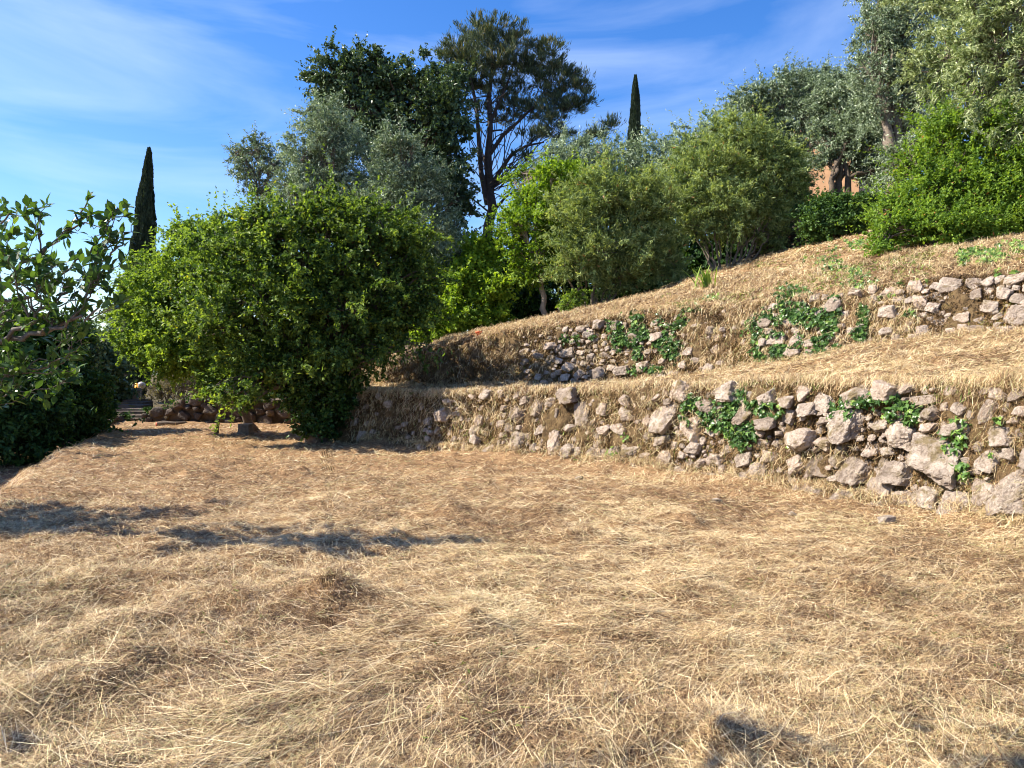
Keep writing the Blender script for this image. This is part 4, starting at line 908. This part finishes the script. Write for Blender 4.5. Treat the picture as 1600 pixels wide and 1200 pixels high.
# -- leafy branches of the near tree at the left edge
fore = empty('quince_tree', (-8.3, 7.4, float(tz(-8.3, 7.4)))); tag(fore, 'near tree reaching in from the left edge with crooked branches and big leaves', 'tree')
g = Geo(); LP, LD = [], []
def branch(pts, r0, r1, sub=6, depth=0):
    pts = np.asarray(pts, float); n = len(pts)
    # resample with crookedness
    t = np.linspace(0, n - 1, n * 4 - 3); C = np.stack([np.interp(t, np.arange(n), pts[:, q]) for q in range(3)], -1)
    wob = rng.normal(size=C.shape) * 0.012 * (2 if depth == 0 else 1.2); wob[0] = 0; C = C + wob
    tube(g, C, np.linspace(r0, r1, len(C)), 7 if r0 > .02 else 5, None, 0.08)
    if depth >= 1 or r1 < 0.012:
        for q in range(max(1, int(len(C) * 0.35)), len(C)):
            m = 2 if q < len(C) - 1 else 6
            for _ in range(m):
                if rng.random() < 0.9: LP.append(C[q] + rng.normal(size=3) * 0.012); LD.append(unit(C[q] - C[max(q - 1, 0)]) * 0.7 + rng.normal(size=3) * 0.55 + np.array([0, 0, 0.25]))
    if depth < 2:
        for _ in range(sub):
            q = rng.integers(2, len(C)); s = C[q]; dr = unit(unit(C[min(q + 1, len(C) - 1)] - C[q - 1]) + rng.normal(size=3) * 0.6 + np.array([0.1, 0, 0.4]))
            ln = (0.46 if depth == 0 else 0.25) * rng.uniform(0.6, 1.3)
            e = s + dr * ln
            if 800 + F * e[0] / e[1] > 206 or HOR - (e[2] + 0.08 - CAMZ) / e[1] * F < 302: continue
            mid = s + dr * ln * 0.5 + rng.normal(size=3) * 0.03
            branch([s, mid, e + np.array([0, 0, 0.04])], max(r1, r0 * (1 - q / len(C))) * 0.55 + 0.002, 0.003, 3 if depth == 0 else 0, depth + 1)
def fp(*p): return [Wp(a, b, c * 1.27) for a, b, c in p]
trunk_top = np.array([-7.2, 7.4, 1.4])
tube(g, curve(np.array([-8.3, 7.4, -0.8]), trunk_top, 9, 0, 0.03), np.linspace(0.15, 0.10, 9), 12, None, 0.05)
branch([trunk_top] + fp((-120, 520, 5.8), (0, 535, 5.6), (60, 520, 5.5), (110, 505, 5.4), (165, 480, 5.4)), 0.042, 0.008, 6)
branch(fp((60, 520, 5.5), (110, 500, 5.5), (150, 440, 5.6), (185, 385, 5.7), (205, 350, 5.7)), 0.020, 0.005, 5)
branch([trunk_top] + fp((-120, 440, 5.9), (-20, 470, 5.8), (60, 400, 5.7), (110, 350, 5.7), (145, 318, 5.7)), 0.032, 0.005, 7)
branch([trunk_top] + fp((-120, 420, 6.1), (-40, 370, 6), (10, 345, 5.9), (40, 325, 5.8)), 0.024, 0.005, 6)
branch(fp((-20, 470, 5.8), (50, 455, 5.7), (110, 420, 5.6), (150, 370, 5.6), (200, 340, 5.6)), 0.018, 0.004, 6)
branch(fp((0, 535, 5.6), (50, 500, 5.5), (90, 470, 5.5), (120, 440, 5.5)), 0.022, 0.005, 6)
branch(fp((-60, 600, 5.8), (0, 590, 5.7), (60, 580, 5.6), (110, 560, 5.6)), 0.02, 0.005, 6)
branch([trunk_top] + fp((-200, 640, 6.1), (-40, 660, 5.9), (30, 600, 5.8)), 0.028, 0.006, 6)
# crown outside the frame: it throws the ragged shadow across the field
for _ in range(18):
    e = np.array([rng.uniform(-8.4, -6.3), rng.uniform(7.0, 9.4), rng.uniform(1.2, 2.7)])
    branch([trunk_top, trunk_top * 0.5 + e * 0.5 + rng.normal(size=3) * 0.15, e], 0.04, 0.008, 5)
g.build('branches', plain('lichen_bark', (0.14, 0.12, 0.105), 0.9, var=0.5, scale=30, bump=0.6, bscale=90), fore, True)
LP = np.array(LP); LD = unit(np.array(LD)); print('leaf pts', len(LP)); lpx = 800 + F * LP[:, 0] / LP[:, 1]
keep = (rng.random(len(LP)) < 0.8) & (lpx < 212) & ((lpx < 100) | (rng.random(len(LP)) < 0.7)) & (HOR - (LP[:, 2] - CAMZ) / LP[:, 1] * F > 292); LP, LD = LP[keep], LD[keep]; n = len(LP)
V, Fc = leaves_poly(LP, LD, unit(rng.normal(size=(n, 3)) * 0.5 + np.array([0, -0.2, 0.9])), rng.uniform(0.075, 0.14, n), rng.uniform(0.038, 0.065, n), OVAL)
mk('leaves', V, Fc, L_FORE, fore, {'rnd': np.repeat(np.clip(0.5 + rng.normal(size=n) * .25, 0, 1), len(OVAL))})
print('fore leaves', n)

# ---------------------------------------------------------------- ivy on the walls
def surf(k, px, t): return wall_pt(k, px, t)
def ivy_patch(label, ells, n, size=0.075, kk=None, mat=L_IVY, tone=0.5):
    """ells: (k segment, px, py, rx, ry) ellipses in the photo, grown on the terrain segment k"""
    P, Nn = [], []
    tot = sum(e[3] * e[4] for e in ells)
    for (k, px, py, rx, ry) in ells:
        m = int(n * rx * ry / tot)
        for _ in range(m):
            a = rng.uniform(0, 2 * math.pi); r = math.sqrt(rng.random()) * rng.uniform(0.75, 1.12)
            qx, qy = px + rx * r * math.cos(a), py + ry * r * math.sin(a)
            if vnoise(np.array([qx * 0.06]), np.array([qy * 0.09]), 0.0, 88)[0] < -0.28: continue
            # march the sight line to the ground
            dlo = np.interp(qx, PX, FD[k]) - 0.4; dhi = np.interp(qx, PX, FD[k + 1]) + 0.4
            ds = np.linspace(dlo, dhi, 28); zr = CAMZ + (HOR - qy) / F * ds; zt = tz((qx - 800) / F * ds, ds, 0)
            hit = np.argmax(zt > zr)
            if zt[hit] <= zr[hit]: continue
            d = ds[hit]; ax = wall_axes(k, qx)
            lift = rng.uniform(0.06, 0.16)
            P.append(np.array([(qx - 800) / F * d, d, zr[hit]]) + (ax[1] * lift if k in (0, 2) else np.array([0, -0.05, 0.07]) * rng.uniform(.3, 1.5))); Nn.append(ax[1] * 0.8 + np.array([0, 0, 0.5]))
    P = np.array(P); Nn = np.array(Nn); m = len(P)
    D = unit(rng.normal(size=(m, 3)) * 0.8 + np.array([0, -0.2, -0.8])); N = unit(Nn + rng.normal(size=(m, 3)) * 0.45)
    D = unit(D - N * (D * N).sum(1, keepdims=True) * 0.8)
    V, Fc = leaves_poly(P, D, N, size * rng.uniform(0.6, 1.3, m), size * rng.uniform(0.7, 1.3, m), IVY_SHAPE)
    root = empty('ivy', P[np.argmin(P[:, 2])]); tag(root, label, 'ivy', 'ivy plants on the dry stone walls')
    mk('ivy_leaves', V, Fc, mat, root, {'rnd': np.repeat(np.clip(tone + rng.normal(size=m) * 0.25, 0, 1), len(IVY_SHAPE))})
    g = Geo()
    for _ in range(max(2, m // 250)):
        i = rng.integers(0, m); j = np.argsort(np.linalg.norm(P - P[i], axis=1))[min(m - 1, rng.integers(8, 40))]
        g = Geo(); tube(g, curve(P[i], P[j], 6, 0, 0.02) + np.array([0, 0.02, -0.01]), np.full(6, 0.004), 4)
        g.build('stem', M_BARK, root)
ivy_patch('dark ivy draped over the top of the lower wall below its green fringe', [(0, 1090, 640, 20, 26), (0, 1160, 630, 40, 24), (0, 1165, 670, 24, 30), (0, 1210, 640, 22, 16), (0, 1130, 655, 26, 18), (1, 1160, 610, 60, 7)], 1500)
ivy_patch('ivy tuft hanging in front of the tall boulder of the lower wall', [(0, 1325, 640, 22, 18), (0, 1345, 628, 20, 10)], 260, 0.07)
ivy_patch('ivy straggling over the lower wall top right of its tall boulder', [(0, 1420, 645, 30, 20), (0, 1390, 620, 30, 10), (0, 1375, 628, 24, 8)], 330, 0.07)
ivy_patch('light green ivy trailing down over the biggest round boulder', [(0, 1500, 690, 26, 26), (0, 1515, 735, 16, 14), (0, 1480, 715, 12, 9), (0, 1510, 665, 22, 14)], 240, 0.07, tone=0.72)
ivy_patch('small pale ivy growing on the lower wall at the right edge', [(0, 1570, 695, 18, 14), (0, 1575, 655, 10, 7)], 40, 0.07, tone=0.7)
ivy_patch('thick ivy mat covering the middle stretch of the upper wall', [(2, 1000, 515, 45, 30), (2, 1020, 550, 42, 32), (2, 985, 530, 30, 26), (2, 970, 505, 20, 16), (3, 1070, 487, 26, 10), (2, 990, 590, 10, 16), (2, 1060, 500, 20, 14), (2, 1045, 540, 24, 24)], 2300, 0.095)
ivy_patch('small ivy sprig on the left end of the middle wall stretch', [(2, 903, 540, 10, 20), (2, 885, 528, 8, 8), (2, 925, 525, 10, 8)], 170, 0.08)
ivy_patch('dense ivy mound on the upper wall left of the piled stones', [(2, 1215, 520, 48, 38), (2, 1240, 490, 36, 24), (2, 1215, 553, 40, 14), (3, 1235, 462, 30, 14)], 1700, 0.085)
ivy_patch('tall ivy column on the upper wall right of the ivy mound', [(2, 1290, 505, 26, 42), (2, 1300, 545, 24, 14), (2, 1305, 475, 18, 16), (2, 1275, 540, 16, 14)], 1000, 0.085)
ivy_patch('narrow ivy strip on the upper wall beside the piled stones', [(2, 1352, 500, 12, 26), (2, 1345, 522, 12, 10), (2, 1425, 492, 12, 8)], 300, 0.08)
ivy_patch('bright creeper spreading across the bank above the ivy mound', [(3, 1340, 445, 30, 14), (3, 1320, 430, 30, 10), (3, 1370, 465, 26, 8), (3, 1290, 415, 30, 8), (3, 1420, 455, 26, 10)], 700, 0.075, tone=0.75)
ivy_patch('bright green creeper on the bank at the right edge above the piled stones', [(3, 1530, 405, 42, 13), (3, 1580, 390, 30, 8), (3, 1570, 432, 18, 10), (3, 1500, 410, 24, 8)], 750, 0.08, tone=0.85)
ivy_patch('low green creeper between the sword leaved plant and the bright shrub', [(4, 1290, 398, 36, 8), (4, 1340, 385, 40, 10), (4, 1270, 408, 20, 6), (3, 1110, 470, 14, 6)], 500, 0.09, tone=0.7)
ivy_patch('tiny light green weeds at the foot of the lower wall', [(0, 965, 705, 10, 10), (0, 985, 680, 8, 8), (0, 830, 690, 10, 6), (0, 1235, 700, 10, 6)], 60, 0.06, tone=0.9)

# sword leaved plant
def iris(label, px, py, n, ln):
    g = Geo(); r = np.array(hit_pt(px, py)); root = empty('iris_plant', r); tag(root, label, 'plant')
    for i in range(n):
        a = rng.uniform(0, 2 * math.pi); s = rng.uniform(0.25, 0.75); L = ln * rng.uniform(0.6, 1.1); o = np.array([rng.normal() * .12, rng.normal() * .08, 0])
        t = np.linspace(0, 1, 7); dirx = np.array([math.cos(a), math.sin(a) * .6, 0])
        C = r + o + dirx * (s * L * t ** 1.3)[:, None] + np.array([0, 0, 1.0]) * (L * t * (1 - 0.25 * s * t))[:, None]
        side = unit(np.cross(dirx, np.array([0, 0, 1.0])) + rng.normal(size=3) * .4); w = 0.055 * np.sin(np.clip(t * 2.6 + 0.5, 0, math.pi))[:, None] * 0.5 + 0.003
        V = np.concatenate([C - side * w, C + side * w]); j = np.arange(6); g.add(V, np.stack([j, j + 1, j + 8, j + 7], -1), float(rng.uniform(.4, .9)))
    g.build('leaf_blades', L_LIGHT, root)
def hit_pt(px, py, dmin=3, dmax=60):
    ds = np.linspace(dmin, dmax, 4000); zr = CAMZ + (HOR - py) / F * ds; zt = tz((px - 800) / F * ds, ds, 0)
    h = np.argmax(zt > zr); d = ds[h]; return ((px - 800) / F * d, d, zt[h])
iris('clump of upright sword shaped green leaves on the upper hay slope', 1104, 452, 22, 0.62)

# ---------------------------------------------------------------- the far left corner: steps, pillar, dark wall
def box(g, c, s, rot=0.0, a=0.5, bev=0.0):
    c = np.array(c, float); hx, hy, hz = np.array(s) / 2
    Vb = np.array([[x, y, z] for x in (-hx, hx) for y in (-hy, hy) for z in (-hz, hz)])
    Vb += rng.normal(size=Vb.shape) * bev
    c_, s_ = math.cos(rot), math.sin(rot)
    V = np.stack([Vb[:, 0] * c_ - Vb[:, 1] * s_, Vb[:, 0] * s_ + Vb[:, 1] * c_, Vb[:, 2]], -1) + c
    g.add(V, [[0, 1, 3, 2], [4, 6, 7, 5], [0, 4, 5, 1], [2, 3, 7, 6], [0, 2, 6, 4], [1, 5, 7, 3]], a)

w5 = empty('stone_wall', tuple(Wp(280, 664, 25.6)))
tag(w5, 'dark shaded stone wall with a sloping top beside the far steps', 'stone wall')
g = Geo()
AX = (np.array([1., 0, 0]), np.array([0, -1., 0]), np.array([0, 0, 1.]))
pl5 = []
for r, tr in ((0.26, 300), (0.18, 600), (0.11, 1200)):
    for _ in range(tr):
        px = rng.uniform(222, 455); top = np.interp(px, [222, 255, 290, 330, 455], [650, 637, 628, 622, 622]); py = rng.uniform(top, 668)
        x, y, z = Wp(px, py, 25.6); 
        if any(((x - q[0]) / (r + q[2])) ** 2 + ((z - q[1]) / (r * .8 + q[2] * .8)) ** 2 < 0.8 for q in pl5): continue
        pl5.append((x, z, r)); V, Fc = stone(np.array([x, y + (x + 11) * -0.05, z]), AX, r, 0.14, r * 0.8); g.add(V, Fc, float(rng.random()))
g.build('stonework', M_STONE_SHADED, w5, True)
g = Geo()
cols = np.linspace(222, 455, 24)
tops = np.interp(cols, [222, 255, 290, 330, 455], [652, 640, 631, 625, 625])
for i in range(23):
    a, b = Wp(cols[i], tops[i], 25.7), Wp(cols[i + 1], tops[i + 1], 25.7)
    V = np.array([[a[0], 25.65, -0.6], [b[0], 25.65, -0.6], [b[0], 25.65, b[2]], [a[0], 25.65, a[2]], [a[0], 27.2, -0.6], [b[0], 27.2, -0.6], [b[0], 27.2, b[2] + .1], [a[0], 27.2, a[2] + .1]])
    g.add(V, [[0, 1, 2, 3], [3, 2, 6, 7], [5, 4, 7, 6]])
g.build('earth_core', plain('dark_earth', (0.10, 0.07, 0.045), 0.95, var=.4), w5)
ivy_patch.__doc__
# leaves growing along that wall's top
P, D, N, Ll, Wl, rn, cen, bw = crown([(250, 640, 26, 26, 5), (300, 627, 26, 30, 5), (345, 620, 26, 30, 6), (400, 620, 26, 50, 6)], 3500, 0.09, 0.06, clump=0.15, per_clump=30, tone=0.3)
V, Fc = leaves_quad(P, D, N, Ll, Wl); mk('top_growth', V, Fc, L_HEDGE, w5, {'rnd': np.repeat(rn, 4)})

st = empty('stone_steps', tuple(Wp(200, 665, 27)))
tag(st, 'worn stone steps rising to the gate pillar', 'steps')
for i in range(7):
    t = i / 6; px0, px1 = 178 + 22 * t, 236 - 6 * t
    d = 26.3 + 4.4 * t; zz = -0.28 + 0.05 + 0.125 * i * 0.62
    x0, x1 = (px0 - 800) / F * d, (px1 - 800) / F * d
    g = Geo(); box(g, ((x0 + x1) / 2, d, zz - 0.25), (x1 - x0, 0.8, 0.5), 0.0, 0.6, 0.012); g.build('step', M_STONE_SHADED, st)
gp = empty('gate_pillar', tuple(Wp(211, 645, 32.5)))
tag(gp, 'square stuccoed gate pillar with a flat cap at the top of the steps', 'pillar')
x, y, zb = Wp(213, 652, 32.5); zt = Wp(213, 611, 32.5)[2]
M_STUCCO = plain('warm_stucco', (0.42, 0.29, 0.20), 0.85, var=.2)
g = Geo(); box(g, (x, y, (zb + zt) / 2 - .1), (0.30, 0.30, zt - zb + .2), 0.5, .5, .004); g.build('shaft', M_STUCCO, gp)
g = Geo(); box(g, (x, y, zt + 0.045), (0.42, 0.42, 0.09), 0.5, .5, .004); box(g, (x, y, zt + 0.115), (0.34, 0.34, 0.05), 0.5, .5, .003); g.build('cap', plain('cap_stone', (0.30, 0.25, 0.22)), gp)
g = Geo(); box(g, (x - .24, y - .05, zt - .55), (0.04, 0.04, 1.15), 0, .5); box(g, (x - .20, y - .05, zt - .3), (0.10, 0.03, 0.03)); box(g, (x - .20, y - .05, zt - .9), (0.10, 0.03, 0.03)); g.build('gate_post', plain('grey_metal', (0.22, 0.24, 0.27), .5), gp)
def uvs(g, c, r, sq=1.0, a=.5):
    V0, Fc = ICO3; g3.add(V0 * np.array([r, r, r * sq]) + np.array(c), Fc, a)
lamp = empty('beacon_light', (x, y, zt + .14)); tag(lamp, 'small glowing orange beacon on top of the gate pillar', 'lamp')
g = Geo(); tube(g, np.array([[x, y, zt + .142 + h] for h in (0, .03, .03, .15, .185, .20)]), [.075, .075, .062, .062, .045, .004], 14); g.build('lens', emit_mat('orange_lens', (1.0, 0.42, 0.05), 0.45), lamp, True)
g = Geo(); tube(g, np.array([[x - .12, y, zt + .142 + h] for h in (0, .02, .15, .16)]), [.04, .035, .035, .004], 10); g.build('socket', plain('black_plastic', (0.03, .03, .03), .5), lamp, True)
gl = empty('globe_lamp', tuple(Wp(221, 640, 33.2))); tag(gl, 'pale round globe lamp on a thin post behind the gate pillar', 'lamp')
c = Wp(221, 602, 33.2); V0, Fc0 = ICO3; mk('globe', V0 * 0.16 + c, Fc0, plain('milky_glass', (0.50, 0.46, 0.46), .3, var=.05, bump=0), gl, {'rnd': np.full(len(V0), .5)}, True)
g = Geo(); tube(g, np.array([[c[0], c[1], zb - .1], [c[0], c[1], c[2] - .15]]), [.03, .03], 8); g.build('post', plain('post_metal', (.08, .08, .08), .5), gl)

wl = empty('stone_wall', tuple(Wp(150, 670, 24))); tag(wl, 'low crumbling mossy stone edge left of the steps', 'stone wall')
g = Geo()
for _ in range(150):
    t = rng.random(); px = 100 + 95 * t; d = 19.5 + 7 * t; x = (px - 800) / F * d; rr = rng.uniform(.07, .17)
    base = tz(np.array([x]), np.array([d]), 0)[0]; top = CAMZ + (HOR - np.interp(px, [100, 130, 165, 195], [668, 655, 655, 650])) / F * d
    V, Fc = stone(np.array([x, d, rng.uniform(base, max(top, base + .1))]), (unit(np.array([.4, 1., 0])), unit(np.array([1., -.4, 0])), AX[2]), rr * 1.2, .13, rr * .8); g.add(V, Fc, float(rng.random()))
g.build('stonework', M_STONE_SHADED, wl, True)
P, D, N, Ll, Wl, rn, cen, bw = crown([(110, 668, 20.5, 18, 16), (140, 658, 23, 30, 6), (180, 650, 26, 26, 5)], 2500, 0.07, 0.05, clump=0.14, per_clump=30, tone=0.4)
V, Fc = leaves_quad(P, D, N, Ll, Wl); mk('top_growth', V, Fc, L_HEDGE, wl, {'rnd': np.repeat(rn, 4)})

# stump
sx, sy, sz = hit_pt(384, 678)
sp = empty('tree_stump', (sx, sy, sz)); tag(sp, 'short sawn tree stump with ridged bark left of the round green tree', 'stump')
V = []; hs_, sd = 0.27, 28
for i, (h, k_) in enumerate(((-.1, 1.3), (0, 1.15), (.06, 1.02), (.14, .98), (.21, 1.0), (hs_, .98))):
    for j in range(sd):
        a = j / sd * 2 * math.pi; r = 0.19 * k_ * (1 + 0.06 * math.sin(a * 7 + 1) + 0.035 * math.sin(a * 13))
        V.append([sx + r * math.cos(a), sy + r * math.sin(a), sz + h])
V = np.array(V); i = np.arange(5)[:, None] * sd; j = np.arange(sd)[None, :]; j2 = (j + 1) % sd
mk('bark', V, np.stack([i + j, i + j2, i + sd + j2, i + sd + j], -1).reshape(-1, 4), M_BARK_GREY, sp, {'rnd': np.full(len(V), .5)})
ring = V[-sd:]; cV = np.concatenate([ring * 1.0, [[sx, sy, sz + hs_ + .006]]]); mk('cut_top', cV, np.array([[q, (q + 1) % sd, sd] for q in range(sd)]), plain('cut_wood', (0.42, 0.29, 0.17), .8, scale=30), sp)

# orange marker on the crest and a fallen reddish branch
mxp = hit_pt(748, 527, 15, 40)
mr = empty('terracotta_pot', mxp); tag(mr, 'tiny orange terracotta pot on the crest of the shaded hay bank', 'pot')
M_TERRA = plain('terracotta', (0.75, 0.14, 0.05), .7, var=.15)
g = Geo(); tube(g, np.array([[mxp[0], mxp[1], mxp[2] + h] for h in (-.03, 0, .12, .12, .165, .165, .06)]), [.001, .055, .078, .092, .092, .075, .05], 14); g.build('pot', M_TERRA, mr, True)
bp = hit_pt(246, 666, 15, 27)
br = empty('fallen_branch', bp); tag(br, 'short dead branch with reddish cut end lying at the foot of the dark wall', 'branch')
b0 = np.array(bp) + np.array([0, 0, .06]); g = Geo(); tube(g, np.array([b0, b0 + [.25, .05, .03], b0 + [.5, .05, .02], b0 + [.8, .1, .05], b0 + [.9, .1, .05]]), [.07, .065, .055, .03, .001], 9, None, .06); g.build('wood', M_BARK, br, True)
g = Geo(); tube(g, np.array([b0 + [-.03, 0, 0], b0 + [-.028, 0, 0], b0 + [.01, 0, 0]]), [.001, .068, .071], 9); g.build('cut_end', plain('red_wood', (.40, .09, .05), .8), br, True)

# ---------------------------------------------------------------- the orange house behind the olives
def W2(px, py, d): return Wp(px, py, d)
hx0, hx1 = (1268 - 800) / F * 44, (1350 - 800) / F * 44
zb = float(tz((hx0 + hx1) / 2, 44.0)) - 1; zt = Wp(0, 205, 44)[2]
ho = empty('house', ((hx0 + hx1) / 2, 46, zb)); tag(ho, 'orange stuccoed house wall glimpsed between the olive stems', 'house')
g = Geo(); box(g, ((hx0 + hx1) / 2, 47.5, (zb + zt) / 2), (hx1 - hx0 + 3, 7, zt - zb), -0.55); g.build('wall', plain('orange_stucco', (0.48, 0.27, 0.14), .9, var=.12, scale=2), ho)
g = Geo(); xm = (hx0 + hx1) / 2; w_ = (hx1 - hx0 + 3) / 2 + .5
V = np.array([[xm - w_, 43.5, zt], [xm + w_, 43.5, zt], [xm + w_, 51.5, zt], [xm - w_, 51.5, zt], [xm - w_, 47.5, zt + 1.6], [xm + w_, 47.5, zt + 1.6]])
g.add(V, [[0, 1, 5, 4], [2, 3, 4, 5]]); V2 = V.copy(); V2[:, 2] -= .12; g.add(V2, [[0, 3, 2, 1]])
for q in range(len(g.V)):
    dv = g.V[q] - np.array([xm, 47.5, 0]); c5, s5 = math.cos(-.55), math.sin(-.55); g.V[q] = (np.stack([dv[:, 0] * c5 - dv[:, 1] * s5, dv[:, 0] * s5 + dv[:, 1] * c5, dv[:, 2]], -1) + np.array([xm, 47.5, 0])).astype(np.float32)
g.build('roof', plain('roof_tiles', (0.38, 0.17, 0.10), .9, var=.3, scale=6), ho)

# overhead cables
def cable(label, a, b, sag, r):
    C = curve(np.array(a), np.array(b), 24, -sag); g = Geo(); tube(g, C, np.full(24, r), 5)
    o = g.build('overhead_cable', plain('cable_black', (.03, .03, .03), .6), None, True); tag(o, label, 'cable', 'overhead cables')
cable('thin black cable crossing the sky behind the leafy branches at the left edge', Wp(-200, 418, 20), Wp(260, 425, 26), 0.3, 0.007)
cable('thin black cable running to the pine trunk', Wp(640, 395, 33), Wp(765, 345, 37.6), 0.3, 0.012)
